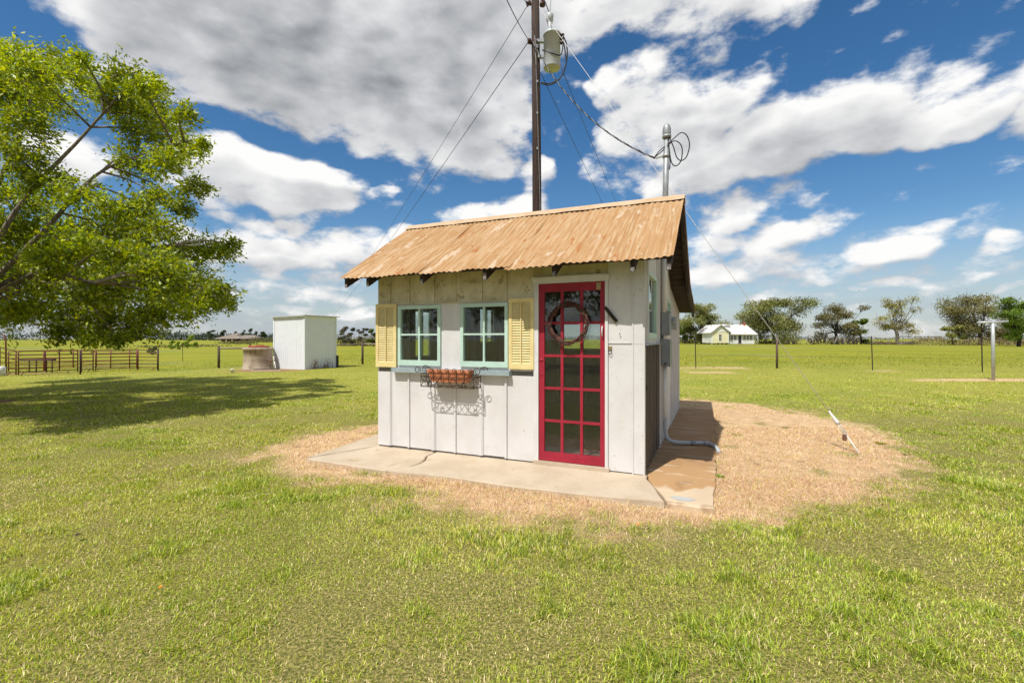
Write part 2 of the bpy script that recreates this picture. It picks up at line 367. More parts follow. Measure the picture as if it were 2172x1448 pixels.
MT['panel'] = mat('cream_panel_paint', (.655,.635,.63), (.61,.585,.575), 3.5, (1,1,.7), .55, [((.36,.32,.24), 34, .635), ((.52,.46,.36), 9, .64), ((.20,.16,.12), 70, .69)], .3, 9., spec=.35, streak=((.66,.62,.55), 5, (5,5,.5), .57, .78))
MT['panel_up'] = mat('stained_bounce_tinted_paint', (.67,.60,.43), (.52,.45,.27), 4., (1,1,.8), .5, [((.30,.26,.15), 22, .61), ((.36,.31,.17), 7, .575)], .3, 8., spec=.35, streak=((.46,.42,.28), 5, (5,5,.4), .52, .75))  # upper panels: grime, plus yellow under-eave bounce light put into the colour
MT['white'] = mat('white_weathered_paint', (.67,.655,.65), (.61,.59,.58), 6., (1,1,.5), .6, [((.42,.37,.29), 40, .64), ((.22,.18,.14), 85, .675)], .15, 30.)
MT['white_side'] = mat('white_board_paint', (.66,.64,.62), (.58,.555,.53), 5., (1,1,.4), .65, [((.33,.29,.23), 26, .655)], .2, 20., streak=((.55,.51,.44), 6, (6,6,.4), .55, .72))
MT['mint'] = mat('mint_green_paint', (.50,.67,.57), (.46,.61,.52), 8., rough=.5, spots=[((.64,.67,.60), 50, .63), ((.30,.30,.25), 75, .68)], bump=.2)
MT['yellow'] = mat('pale_yellow_paint', (.74,.61,.29), (.68,.54,.24), 7., rough=.6, spots=[((.80,.74,.55), 30, .60), ((.30,.25,.16), 55, .65)], bump=.15)
MT['red'] = mat('crimson_door_paint', (.34,.020,.040), (.29,.017,.035), 5., rough=.5, spots=[((.12,.02,.03), 60, .67), ((.46,.10,.11), 30, .66)], bump=.12, spec=.3)
MT['sill'] = mat('blue_grey_paint', (.33,.40,.41), (.28,.34,.35), 9., rough=.6, spots=[((.6,.6,.56), 40, .67)])
RS = (1,.30,.30)
MT['rust'] = mat('rusty_corrugated_steel', (.405,.24,.112), (.35,.195,.08), 2.2, (1,.35,.35), .75, [((.35,.15,.05), 6, .60, RS), ((.50,.38,.26), 5, .60, RS), ((.33,.135,.045), 22, .62, RS), ((.56,.46,.36), 17, .67, RS), ((.17,.08,.035), 60, .67), ((.27,.10,.035), 12, .67, RS)], spec=.2, streak=((.455,.305,.17), 7, (5,.25,.25), .46, .62))
MT['rustcap'] = mat('tan_ridge_steel', (.46,.31,.18), (.52,.38,.25), 3., (1,1,1), .7, [((.42,.17,.06), 14, .68)], spec=.25)
MT['darkwood'] = mat('dark_weathered_wood', (.055,.040,.030), (.030,.022,.017), 5., (1,8,8), .85, bump=.3, bscale=30)
MT['hatch'] = mat('grey_brown_planks', (.10,.078,.058), (.058,.045,.035), 4., (8,8,.7), .85, [((.16,.13,.10), 18, .66)], .4, 25)
MT['endgrain'] = mat('bleached_end_grain', (.34,.32,.30), (.10,.085,.075), 60., rough=.9)
MT['concrete'] = mat('old_concrete', (.52,.425,.315), (.45,.36,.255), 2.2, rough=.9, spots=[((.36,.27,.18), 55, .62), ((.62,.53,.41), 70, .62), ((.40,.30,.19), 3.5, .63), ((.30,.22,.14), 130, .66)], bump=.6, bscale=70)
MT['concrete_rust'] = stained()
MT['patch'] = mat('grey_mortar_patch', (.42,.41,.39), (.38,.37,.35), 8., rough=.9)
MT['floor_in'] = mat('red_painted_floor', (.32,.16,.11), (.24,.13,.10), 6., rough=.7)
MT['interior'] = mat('grey_interior_boards', (.20,.19,.175), (.14,.135,.125), 4., (1,1,.5), .8)
MT['inwhite'] = mat('interior_white_trim', (.62,.61,.58), None, 5.)
MT['galv'] = mat('galvanised_steel', (.36,.37,.37), (.28,.29,.30), 14., rough=.5, metal=.35, spec=.5, spots=[((.20,.19,.18), 40, .68)])
MT['pipegrey'] = mat('grey_plastic_conduit', (.42,.44,.46), (.36,.38,.40), 8., rough=.5)
MT['boxgrey'] = mat('grey_enamel', (.25,.27,.28), (.20,.215,.225), 8., rough=.45, spots=[((.14,.12,.10), 40, .69)])
MT['metercase'] = mat('meter_case', (.46,.46,.42), (.38,.38,.35), 8., rough=.45)
MT['black'] = mat('black_rubber', (.018,.018,.019), (.028,.028,.03), 12., rough=.6)
MT['iron'] = mat('wrought_iron', (.030,.018,.014), (.055,.028,.018), 30., rough=.6)
MT['terracotta'] = mat('terracotta', (.60,.215,.095), (.53,.18,.08), 7., rough=.75, spots=[((.68,.36,.22), 18, .67)])
MT['soil'] = mat('dark_soil', (.05,.035,.025), None, 20., rough=.95)
MT['twig'] = mat('reddish_vine', (.12,.050,.036), (.06,.027,.021), 25., (1,1,1), .7, spots=[((.30,.17,.11), 30, .64)])  # pale spots are highlights on the vines, painted into the colour
MT['brass'] = mat('dull_brass', (.50,.38,.17), (.36,.28,.14), 20., rough=.4, metal=.7, spec=.5)
MT['pole'] = mat('creosoted_pole', (.060,.034,.024), (.028,.018,.014), 3., (9,9,.4), .85, [((.10,.06,.04), 10, .67)], .4, 20)
MT['transformer'] = mat('pale_grey_enamel', (.50,.52,.53), (.45,.47,.48), 4., rough=.4, spots=[((.34,.30,.25), 24, .70)])
MT['porcelain'] = mat('brown_porcelain', (.045,.016,.012), (.07,.025,.018), 10., rough=.2, spec=.6)
MT['wire'] = mat('weathered_conductor', (.055,.055,.058), None, 30., rough=.6)
MT['guy'] = mat('bright_strand', (.66,.63,.59), (.56,.53,.50), 40., rough=.6)
MT['alu'] = mat('aluminium_strand', (.34,.33,.31), (.12,.12,.12), 60., rough=.55)
MT['wellwall'] = mat('white_sheet_siding', (.72,.74,.78), (.69,.71,.75), 3., rough=.5, spots=[((.55,.52,.47), 12, .70)])
MT['wellroof'] = mat('white_ribbed_roof', (.60,.61,.62), (.54,.55,.56), 3., rough=.45)
MT['cistern'] = mat('stained_cistern_concrete', (.44,.36,.275), (.33,.26,.195), 2.6, (1,1,.6), .9, [((.17,.13,.10), 5, .62), ((.55,.48,.39), 8, .65)], .4, 40, streak=((.21,.165,.12), 4, (4,4,.35), .54, .70))
MT['redlid'] = mat('red_oxide_lid', (.33,.085,.045), (.25,.065,.04), 9., rough=.8)
MT['rustpipe'] = mat('rusty_pipe', (.18,.09,.055), (.11,.06,.04), 6., rough=.8)
MT['fencepipe'] = mat('brown_pipe_fence', (.065,.050,.042), (.10,.07,.05), 5., rough=.8)
MT['railtop'] = mat('sun_bleached_rail', (.30,.24,.18), (.20,.15,.11), 5., rough=.85)
MT['corral'] = mat('red_oxide_corral_paint', (.20,.045,.030), (.13,.032,.024), 4., rough=.55)
MT['tpost'] = mat('dark_steel_post', (.022,.020,.020), (.04,.03,.026), 6., rough=.7)
MT['woodpost'] = mat('cedar_post', (.15,.10,.075), (.09,.06,.045), 5., (6,6,.6), .9)
MT['greypost'] = mat('bleached_post', (.34,.30,.25), (.22,.19,.16), 5., (6,6,.6), .9)
MT['clothes'] = mat('galvanised_pipe', (.46,.47,.48), (.38,.39,.40), 5., rough=.5, metal=.25)
MT['pvc'] = mat('white_pvc', (.72,.70,.66), None, 10., rough=.4)
MT['bark'] = mat('grey_brown_bark', (.26,.215,.175), (.16,.13,.105), 4., (3,3,.7), .9, bump=.5, bscale=18)
MT['barkdark'] = mat('dark_oak_bark', (.055,.045,.036), (.032,.027,.023), 2., rough=.95)
MT['barkgrey'] = mat('pale_twig_bark', (.20,.175,.15), (.13,.11,.095), 2., rough=.95)
MT['hyellow'] = mat('yellow_clapboard', (.72,.67,.44), (.68,.63,.41), 1., rough=.7)
MT['hwhite'] = mat('white_clapboard', (.74,.73,.71), (.62,.61,.59), 1., rough=.7)
MT['hroof'] = mat('weathered_tin_roof', (.66,.66,.66), (.58,.57,.56), .6, (1,1,1), .5, [((.42,.24,.14), .55, .60)])
MT['brick'] = mat('red_brick', (.33,.12,.075), (.26,.10,.065), 3., rough=.9)
MT['hwin'] = mat('dark_window_glass', (.02,.022,.024), None, 2., rough=.15, spec=.5)
MT['shingle'] = mat('brown_shingles', (.23,.185,.15), (.19,.155,.125), .8, rough=.9)
MT['tanbrick'] = mat('tan_brick', (.36,.22,.16), (.30,.19,.14), .8, rough=.9)
MT['column'] = mat('cream_column', (.55,.40,.28), None, 2.)
MT['deadwood'] = mat('dead_wood', (.11,.09,.075), (.06,.05,.042), 2., rough=.95)
MT['greenmetal'] = mat('yellow_sign_paint', (.70,.48,.03), None, 4.)
MT['glass'] = glassmat('old_window_glass', .022)
MT['glass_door'] = glassmat('dusty_door_glass', .03, (.80,.83,.82))
LEAF = leafmat('tree_leaf', .45, .04, .45)
LEAF_FAR = leafmat('far_leaf', .25, .02, .6)
BLADE = leafmat('grass_blade', .30, .04, .5)

# ---------------------------------------------------------------- ground
PATCH = np.array([(-3.35,6.05),(-2.5,5.1),(-1.08,4.56),(.06,3.98),(.8,3.74),(1.51,3.63),(1.98,3.69),(2.41,3.9),(3.45,4.49),(5.1,5.75),(5.85,7.03),(6.05,7.97),(6.0,9.8),(5.51,10.64),(4.93,11.28),(4.24,11.73),(1.5,11.9),(-.5,11.2),(-2.4,8.32),(-3.16,7.2)])
def sd_poly(X, Y, P):
    d = np.full(X.shape, 1e9); ins = np.zeros(X.shape, bool); n = len(P)
    for i in range(n):
        a = P[i]; b = P[(i+1) % n]; e = b-a; wx = X-a[0]; wy = Y-a[1]
        t = np.clip((wx*e[0]+wy*e[1])/(e@e), 0, 1)
        d = np.minimum(d, (wx-e[0]*t)**2+(wy-e[1]*t)**2)
        c = ((a[1] <= Y) != (b[1] <= Y)) & (X < (b[0]-a[0])*(Y-a[1])/((b[1]-a[1])+1e-12)+a[0]); ins ^= c
    d = np.sqrt(d); return np.where(ins, -d, d)
def seg_d(X, Y, a, b):
    ex, ey = b[0]-a[0], b[1]-a[1]; t = np.clip(((X-a[0])*ex+(Y-a[1])*ey)/(ex*ex+ey*ey), 0, 1)
    return np.hypot(X-a[0]-ex*t, Y-a[1]-ey*t)
def straw(X, Y):
    n = (fbm(X*1.7, Y*1.7, 3)-.5)*.9+(fbm(X*6, Y*6, 9)-.5)*.8
    s = sstep(.5-(sd_poly(X, Y, PATCH)+n*.85)/.62)
    # a few tufts still green inside
    s = s*(1-.75*sstep((fbm(X*2.3+7, Y*2.3, 21)-.66)/.07))
    s = np.maximum(s, sstep((.62-seg_d(X, Y, (8.2,23.4), (11.6,23.9))+n*.5)/.3)*.95)
    s = np.maximum(s, sstep((.42-seg_d(X, Y, (8.0,20.6), (9.6,20.8))+n*.4)/.3)*.9)
    s = np.maximum(s, sstep((.12-seg_d(X, Y, (11,23.8), (30,17.6))+n*.35)/.25)*.75)
    s = np.maximum(s, sstep((1-np.hypot((X-17.6)/3.6, (Y-17.0)/.62)+n*.5)/.25))
    return s
def dirt(X, Y):
    n = (fbm(X*1.3, Y*1.3, 5)-.5)
    d = sstep((1-np.hypot((X+11.6)/2.5, (Y-22.3)/1.1)+n*.8)/.3)
    d = np.maximum(d, sstep((1-np.hypot((X+12.5)/.9, (Y-11.1)/.55)+n*.8)/.3))
    d = np.maximum(d, .8*sstep((.5-seg_d(X, Y, (-33,28.5), (-24,29.6))+n*.9)/.4))
    return d
def lawn_tint(X, Y):
    """0 fresh green .. 1 yellowed"""
    return np.clip(.5+1.5*(fbm(X*.55, Y*.55, 31)-.5)+.9*(fbm(X*2.4, Y*2.4, 37)-.5), 0, 1)
def axis(lo, f0, f1, step, hi, g=1.12):
    a = list(np.arange(f0, f1+1e-6, step)); s = step; x = f1
    while x < hi: s *= g; x += s; a.append(x)
    s = step; x = f0
    while x > lo: s *= g; x -= s; a.insert(0, x)
    return np.array(a)
GX = axis(-2200, -9, 9, .09, 2200); GY = axis(-260, 1.2, 13.5, .09, 3200)
XX, YY = np.meshgrid(GX, GY)
ZZ = gz(XX, YY)+np.where((YY < 14) & (np.abs(XX) < 14), .018*(fbm(XX*1.1, YY*1.1, 2)-.5), 0)
lx, ly = w2s(XX, YY)
ZZ = np.where((lx > -4.1) & (lx < .75) & (ly > -1.0) & (ly < 5.45), -.03, ZZ)
gv = np.stack([XX.ravel(), YY.ravel(), ZZ.ravel()], 1)
nx, ny = len(GX), len(GY); ii = (np.arange(ny-1)[:, None]*nx+np.arange(nx-1)[None, :]).ravel()
gf = np.stack([ii, ii+1, ii+nx+1, ii+nx], 1)
def groundmat():
    m = bpy.data.materials.new('pasture_ground'); m.use_nodes = True; nt = m.node_tree; N = nt.nodes; L = nt.links
    b = N['Principled BSDF']; b.inputs['Roughness'].default_value = .95; b.inputs['Specular IOR Level'].default_value = .1
    at_ = N.new('ShaderNodeAttribute'); at_.attribute_name = 'col'
    sp = N.new('ShaderNodeSeparateColor'); L.new(at_.outputs['Color'], sp.inputs[0])
    geo = N.new('ShaderNodeNewGeometry')
    def noise(sc, det=5, st=(1,1,1), rgh=.6):
        mp = N.new('ShaderNodeMapping'); mp.inputs['Scale'].default_value = st; L.new(geo.outputs['Position'], mp.inputs['Vector'])
        n = N.new('ShaderNodeTexNoise'); n.inputs['Scale'].default_value = sc; n.inputs['Detail'].default_value = det; n.inputs['Roughness'].default_value = rgh
        L.new(mp.outputs[0], n.inputs['Vector']); return n.outputs['Fac']
    def mr(v, a, c, o0=0, o1=1):
        r = N.new('ShaderNodeMapRange'); r.interpolation_type = 'SMOOTHSTEP'; L.new(v, r.inputs[0])
        for i, q in enumerate((a, c, o0, o1)): r.inputs[i+1].default_value = q
        return r.outputs[0]
    def mix(f, a, c, bt='MIX'):
        x = N.new('ShaderNodeMix'); x.data_type = 'RGBA'; x.blend_type = bt
        if isinstance(f, float): x.inputs[0].default_value = f
        else: L.new(f, x.inputs[0])
        for i, q in ((6, a), (7, c)):
            if isinstance(q, tuple): x.inputs[i].default_value = (*q, 1)
            else: L.new(q, x.inputs[i])
        return x.outputs[2]
    lawn = mix(sp.outputs[1], (.205,.235,.026), (.31,.295,.045))
    lawn = mix(mr(noise(9., 6), .40, .66), lawn, (.37,.34,.08))
    lawn = mix(mr(noise(26., 4), .52, .72), lawn, (.135,.17,.026))
    # under the blades close by: thatch and soil
    th = mix(mr(noise(60., 4), .38, .62), (.11,.115,.026), (.33,.275,.095))
    sy0 = N.new('ShaderNodeSeparateXYZ'); L.new(geo.outputs['Position'], sy0.inputs[0])
    lawn = mix(mr(sy0.outputs[1], 6.5, 15.0), th, lawn)
    # open pasture: fresher, with yellow and grey-blue flower drifts
    past = mix(mr(noise(.16, 6, (1,.8,1), .7), .30, .70), (.19,.215,.017), (.28,.262,.026))
    past = mix(mr(noise(.5, 5, (1,1,1)), .56, .72), past, (.225,.225,.055))
    past = mix(mr(noise(.05, 4, (1,.35,1)), .57, .66, 0, .6), past, (.185,.21,.125))
    past = mix(mr(noise(2.2, 6, (1,1,1), .7), .50, .70, 0, .6), past, (.11,.14,.020))
    past = mix(mr(noise(4.5, 5), .54, .70, 0, .6), past, (.36,.33,.07))
    sy = N.new('ShaderNodeSeparateXYZ'); L.new(geo.outputs['Position'], sy.inputs[0])
    g = mix(mr(sy.outputs[1], 19, 34), lawn, past)
    st = mix(mr(noise(5., 6), .38, .64), (.63,.44,.255), (.50,.33,.18))
    st = mix(mr(noise(70., 4), .5, .70, 0, .7), st, (.70,.54,.34))
    st = mix(mr(noise(2.2, 5), .60, .72, 0, .8), st, (.27,.175,.10))
    st = mix(mr(noise(17., 4), .62, .74, 0, .7), st, (.23,.15,.085))
    g = mix(sp.outputs[0], g, st)
    dr = mix(mr(noise(6., 6), .4, .65), (.34,.20,.115), (.21,.125,.075))
    g = mix(sp.outputs[2], g, dr)
    L.new(g, b.inputs['Base Color'])
    bp = N.new('ShaderNodeBump'); bp.inputs['Strength'].default_value = .9; bp.inputs['Distance'].default_value = .03
    L.new(noise(45., 5), bp.inputs['Height']); L.new(bp.outputs[0], b.inputs['Normal'])
    return m
gcol = np.stack([straw(XX, YY).ravel(), lawn_tint(XX, YY).ravel(), dirt(XX, YY).ravel()], 1)
ground = kind(mesh_np('ground', gv, gf, groundmat(), col=gcol, smooth=True), 'structure')

# ---------------------------------------------------------------- concrete apron round the shed
apron = bpy.data.objects.new('pavement', None); COL.objects.link(apron); apron.location = (*SHED, 0); apron.rotation_euler = (0,0,-TH); kind(apron, 'structure')
def slab(poly, m, z1=.035, jit=.012, step=.12):
    P = []
    for i in range(len(poly)):
        a = Vector(poly[i]); b = Vector(poly[(i+1) % len(poly)]); k = max(1, int((b-a).length/step))
        nrm = Vector((-(b-a).y, (b-a).x)).normalized()
        for j in range(k): P.append(a.lerp(b, j/k)+(nrm*random.uniform(-jit, jit) if j else Vector((0,0))))
    n = len(P); mb = MB()
    vs = [(p.x, p.y, -.12) for p in P]+[(p.x, p.y, z1-.012) for p in P]
    c = sum(P, Vector((0,0)))/n
    vs += [((p-c).x*(1-.012/max(.1, (p-c).length))+c.x, (p-c).y*(1-.012/max(.1, (p-c).length))+c.y, z1) for p in P]
    fs = [(i, (i+1) % n, n+(i+1) % n, n+i) for i in range(n)]+[(n+i, n+(i+1) % n, 2*n+(i+1) % n, 2*n+i) for i in range(n)]+[tuple(2*n+i for i in range(n))]
    mb.add(vs, fs); return mb.build('slab', m, apron)
CRK = [(-2.66,-.92), (-2.50,-.70), (-2.50,-.45), (-2.60,-.22), (-2.62,.06)]
slab([(-3.90,-.89)]+[(x-.012, y) for x, y in CRK]+[(-3.52,.06), (-3.62,-.25)], MT['concrete'])
slab([(x+.012, y) for x, y in CRK[:1]]+[(-1.9,-.86), (-1.06,-.88), (-.3,-.83), (.28,-.74), (.17,-.42), (.045,-.10), (.03,.06)]+[(x+.012, y) for x, y in CRK[::-1][:-1]], MT['concrete'], .038)
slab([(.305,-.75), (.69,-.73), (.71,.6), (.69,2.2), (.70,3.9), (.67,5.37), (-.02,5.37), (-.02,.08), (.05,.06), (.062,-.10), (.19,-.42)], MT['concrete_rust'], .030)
slab([(-3.93,-.86), (-3.66,-.24), (-3.55,.02), (-3.50,5.3), (-3.98,5.3), (-4.03,2.5), (-4.05,.62)], MT['concrete'], .031)
_p = [(.43+.10*math.cos(a)*(1+.2*math.sin(3*a)), -.60+.06*math.sin(a)) for a in np.linspace(0, 2*math.pi, 14)[:-1]]
MB().add([(x, y, .0345) for x, y in _p]+[(x, y, .02) for x, y in _p], [tuple(range(13))]+[(i, i+13, (i+1) % 13+13, (i+1) % 13) for i in range(13)]).build('mortar_patch', MT['patch'], apron)

# ---------------------------------------------------------------- lawn blades (nearest strip of lawn; farther off the ground material takes over)
def grass():
    V = []; F = []; C = []; base = 0
    bands = [(1.45, 3.0, 13500, 3), (3.0, 5.0, 8800, 3), (5.0, 8.0, 3900, 2), (8.0, 12.5, 2100, 1), (12.5, 20.0, 480, 1), (20.0, 46.0, 34, 1)]
    for d0, d1, dens, seg in bands:
        hw = lambda q: 1.12*q+1.55
        n = int((1.12*(d1*d1-d0*d0)+3.1*(d1-d0))*dens); D = rng.uniform(d0, d1, int(n*2.2)); D = D[rng.random(len(D)) < hw(D)/hw(d1)][:n]; n = len(D)
        X = rng.uniform(-1, 1, n)*hw(D); Y = D
        lx, ly = w2s(X, Y)
        jx = (rng.random(n)-.5)*.07
        ok = ~((lx > -4.02+jx) & (lx < .705+jx) & (ly > -.86+jx) & (ly < 5.36+jx))
        ok &= dirt(X, Y) < .45
        X = X[ok]; Y = Y[ok]; D = D[ok]
        # thin in the dead ring; elsewhere tufts, thin spots and worn patches
        st = straw(X, Y); cl = fbm(X*5.5, Y*5.5, 51); tf = fbm(X*2.1, Y*2.1, 55); big = fbm(X*.8, Y*.8, 57)
        tuft = sstep((cl*.6+tf*.4-.52)/.14); thin_ = sstep((.47-tf)/.12)*sstep((.58-big)/.2)
        keep = rng.random(len(X)) < np.where(st > .5, .85-.25*thin_, np.clip(.84+.25*tuft-.20*thin_, .2, 1))
        X = X[keep]; Y = Y[keep]; D = D[keep]; st = st[keep]; cl = cl[keep]; tuft = tuft[keep]; thin_ = thin_[keep]; n = len(X)
        if d0 >= 12:
            kk = rng.random(n) < (np.clip((21.5-D)/8, .2, 1) if d0 < 19 else (48-D)/22); X = X[kk]; Y = Y[kk]; D = D[kk]; st = st[kk]; cl = cl[kk]; tuft = tuft[kk]; thin_ = thin_[kk]; n = len(X)
        tint = lawn_tint(X, Y)
        dead = rng.random(n) < st
        L_ = rng.uniform(.020, .050, n)*(.70+.85*tuft)*(1-.30*thin_)
        tall = rng.random(n) < .012; L_[tall] *= 1.9
        L_ = np.where(dead, rng.uniform(.028, .085, n), L_)
        if seg < 3: L_ *= .85
        if d0 >= 8: L_ *= .9
        if d0 >= 19: L_ *= 1.5+1.3*sstep((Y-22.5)/3)
        w = np.maximum(rng.uniform(.0015, .0032, n), D*.00060*(1+.0*D))*np.where(seg == 1, 1.5, 1)
        w = np.where(dead, w*.62, w)
        ang = fbm(X*1.6, Y*1.6, 61)*9+rng.normal(0, 1.7, n)
        lean = np.where(dead, rng.uniform(1.05, 1.52, n), np.clip(rng.normal(.80, .36, n), .08, 1.38))
        dx, dy = np.cos(ang), np.sin(ang); px, py = -dy, dx
        tw = rng.uniform(-1.2, 1.2, n); wx = px*np.cos(tw)+dx*np.sin(tw)*.5; wy = py*np.cos(tw)+dy*np.sin(tw)*.5
        z0 = np.full(n, -.006)+gz(X, Y)
        bx = L_*np.sin(lean)*.35; bz = L_*np.cos(lean*.6)*.6
        tx = L_*np.sin(lean)*1.0; tz = np.maximum(L_*np.cos(lean)*.95, .006)
        b0 = np.stack([X-wx*w, Y-wy*w, z0], 1); b1 = np.stack([X+wx*w, Y+wy*w, z0], 1)
        tp = np.stack([X+dx*tx, Y+dy*tx, z0+tz+.004], 1)
        # colours of the blades themselves
        g1 = np.array([.43,.53,.042]); g2 = np.array([.65,.66,.085]); g3 = np.array([.20,.30,.024]); s1 = np.array([.86,.71,.37]); s2 = np.array([.74,.51,.28]); s3 = np.array([.88,.72,.51]); s4 = np.array([.38,.22,.11])
        r = rng.random(n)[:, None]; t = tint[:, None]
        c = g1*(1-t)+g2*t
        c = np.where(r < .14+.30*tuft[:, None], g3, c)
        c = np.where(r > .88-.08*t-.22*thin_[:, None]+.06*tuft[:, None], s1, c)
        q = rng.random(n)[:, None]
        dc = np.where(q < .40, s2, np.where(q < .78, s3, np.where(q < .93, s4, g2)))
        c = np.where(dead[:, None], dc, c)*rng.uniform(.70, 1.25, n)[:, None]
        if d0 >= 19: c = np.clip(c, 0, None)*.40+np.array([.20,.205,.020])*.55
        if seg == 1:
            v = np.stack([b0, b1, tp], 1).reshape(-1, 3); f = np.arange(3*n).reshape(-1, 3)+base; k = 3
        else:
            w2 = w*.75
            mid = np.stack([X+dx*bx, Y+dy*bx, z0+bz], 1); o = np.stack([wx*w2, wy*w2, np.zeros(n)], 1)
            v = np.stack([b0, b1, mid+o, mid-o, tp], 1).reshape(-1, 3); k = 5
            i = np.arange(n)*5+base
            f = np.concatenate([np.stack([i, i+1, i+2], 1), np.stack([i, i+2, i+3], 1), np.stack([i+3, i+2, i+4], 1)])
        V.append(v); F.append(f); C.append(np.repeat(c, k, 0)); base += len(v)
    o = mesh_np('grass', np.concatenate(V), np.concatenate(F), BLADE, col=np.concatenate(C))
    print('grass tris', sum(len(f) for f in F)); return o
lawn = kind(tag(grass(), 'short mown lawn grass, green and straw coloured, in front of the shed', 'grass'), 'stuff')

# a few broad-leaved weeds and fallen leaves in the lawn
def weed(px, py, r, n, c, label):
    x, y, z = gp(px, py); V = []; F = []; C = []
    for k in range(n):
        a = 2*math.pi*k/n+random.uniform(-.4, .4); l = r*random.uniform(.6, 1.1); e = random.uniform(.25, .9); w = l*.24
        d = Vector((math.cos(a), math.sin(a), 0)); s = Vector((-d.y, d.x, 0))*w; b = len(V)
        V += [(0,0,.005), tuple(d*l*.5+s+Vector((0,0,l*e*.6))), tuple(d*l+Vector((0,0,l*e*.45))), tuple(d*l*.5-s+Vector((0,0,l*e*.6)))]
        F += [(b, b+1, b+2), (b, b+2, b+3)]; C += [[v*random.uniform(.8, 1.2) for v in c]]*4
    o = mesh_np('weed', np.array(V), np.array(F), BLADE, col=np.array(C)); o.location = (x, y, z)
    return tag(o, label, 'weed')
weed(1528, 1012, .055, 14, (.26,.34,.05), 'green weed tuft by the rust stained slab corner')
weed(1665, 908, .07, 16, (.20,.27,.045), 'dark green weed tuft on the dead grass left of the guy anchor')
weed(1920, 965, .06, 12, (.26,.31,.06), 'green weed tuft at the right end of the dead grass')
weed(1868, 942, .08, 16, (.42,.38,.08), 'yellowish weed tuft beside the guy anchor rod')
def fallen_leaf(px, py, r, c, label):
    x, y, z = gp(px, py); m = mat('fallen_leaf_tone', c, None, 20.)
    mb = MB().add([(-r,0,.05), (-r*.3,r*.5,.062), (r*.6,r*.42,.058), (r,0,.066), (r*.5,-r*.45,.055), (-r*.4,-r*.5,.052), (0,0,.045)], [(0,6,1), (1,6,2), (2,6,3), (3,6,4), (4,6,5), (5,6,0)])
    o = mb.build('fallen_leaf', m); o.location = (x, y, z); return tag(o, label, 'leaf')
fallen_leaf(340, 1264, .016, (.62,.26,.02), 'bright orange fallen leaf on the lawn at lower left')
fallen_leaf(165, 1148, .028, (.06,.035,.02), 'dark brown crumpled leaf on the lawn at far left')
fallen_leaf(1353, 1126, .02, (.60,.30,.08), 'small orange leaf at the near edge of the dead grass')

# ---------------------------------------------------------------- the shed
shed = thing('garden_shed', 'small white shed with rusty corrugated roof and red glazed door', 'shed', (*SHED, 0), -TH)
W, DEP = 3.53, 5.3
EAVE = (-.37, 2.285); RIDGE = (1.50, 3.385); BREAK = (3.30, 2.42); REAR = (5.72, 2.085)
def roofz(y, off=0.):
    pts = [EAVE, RIDGE, BREAK, REAR]
    for (a, za), (b, zb) in zip(pts, pts[1:]):
        if y <= b: return za+(zb-za)*(y-a)/(b-a)+off
    return REAR[1]+off
def cells(a0, a1, z0, z1, holes):
    """rectangles that fill a wall around its openings"""
    A = sorted({a0, a1, *[v for h in holes for v in h[:2] if a0 < v < a1]}); Z = sorted({z0, z1, *[v for h in holes for v in h[2:] if z0 < v < z1]})
    for i in range(len(A)-1):
        run = None
        for j in range(len(Z)-1):
            c = ((A[i]+A[i+1])/2, (Z[j]+Z[j+1])/2)
            if any(h[0] < c[0] < h[1] and h[2] < c[1] < h[3] for h in holes):
                if run: yield (A[i], A[i+1], *run)
                run = None
            else: run = (run[0] if run else Z[j], Z[j+1])
        if run: yield (A[i], A[i+1], *run)
HF = [(-3.15,-2.56,1.19,1.90), (-2.205,-1.615,1.19,1.90), (-1.19,-.41,.085,2.135)]
HR = [(.31,1.05,1.54,2.23), (2.72,3.25,1.6,2.1)]
HL = [(.75,1.22,1.2,1.95), (2.88,3.60,1.41,2.11)]
HB = [(-2.52,-1.55,1.24,1.86)]
m = MB()
for a, b, c, d in cells(-W+.09, -.09, .0, 2.44, HF): m.box(a, b, .014, .09, c, d)
m.build('front_wall', MT['interior'], shed)
m = MB()
for a, b, c, d in cells(-W+.09, -.09, 0, 2.0, HB): m.box(a, b, DEP-.09, DEP-.014, c, d)
m.build('back_wall', MT['interior'], shed)
def gable(x0, x1, holes, name):
    m = MB(); ys = sorted({.0145, 1.5, 3.3, DEP, *[v for h in holes for v in h[:2]]})
    for a, b in zip(ys, ys[1:]):
        hs = [h for h in holes if h[0] <= a and b <= h[1]]
        zs = [(0., None)]
        if hs: zs = [(0., hs[0][2]), (hs[0][3], None)]
        for z0, z1 in zs:
            za = z1 if z1 is not None else roofz(a, -.055); zb = z1 if z1 is not None else roofz(b, -.055)
            m.hexa([(x0,a,z0), (x1,a,z0), (x1,b,z0), (x0,b,z0), (x0,a,za), (x1,a,za), (x1,b,zb), (x0,b,zb)])
    return m.build(name, MT['interior'], shed)
gable(-.09, -.014, HR, 'right_wall'); gable(-W+.014, -W+.09, HL, 'left_wall')
box('floor', MT['floor_in'], shed, -W+.09, -.09, .09, DEP-.09, -.02, .045)

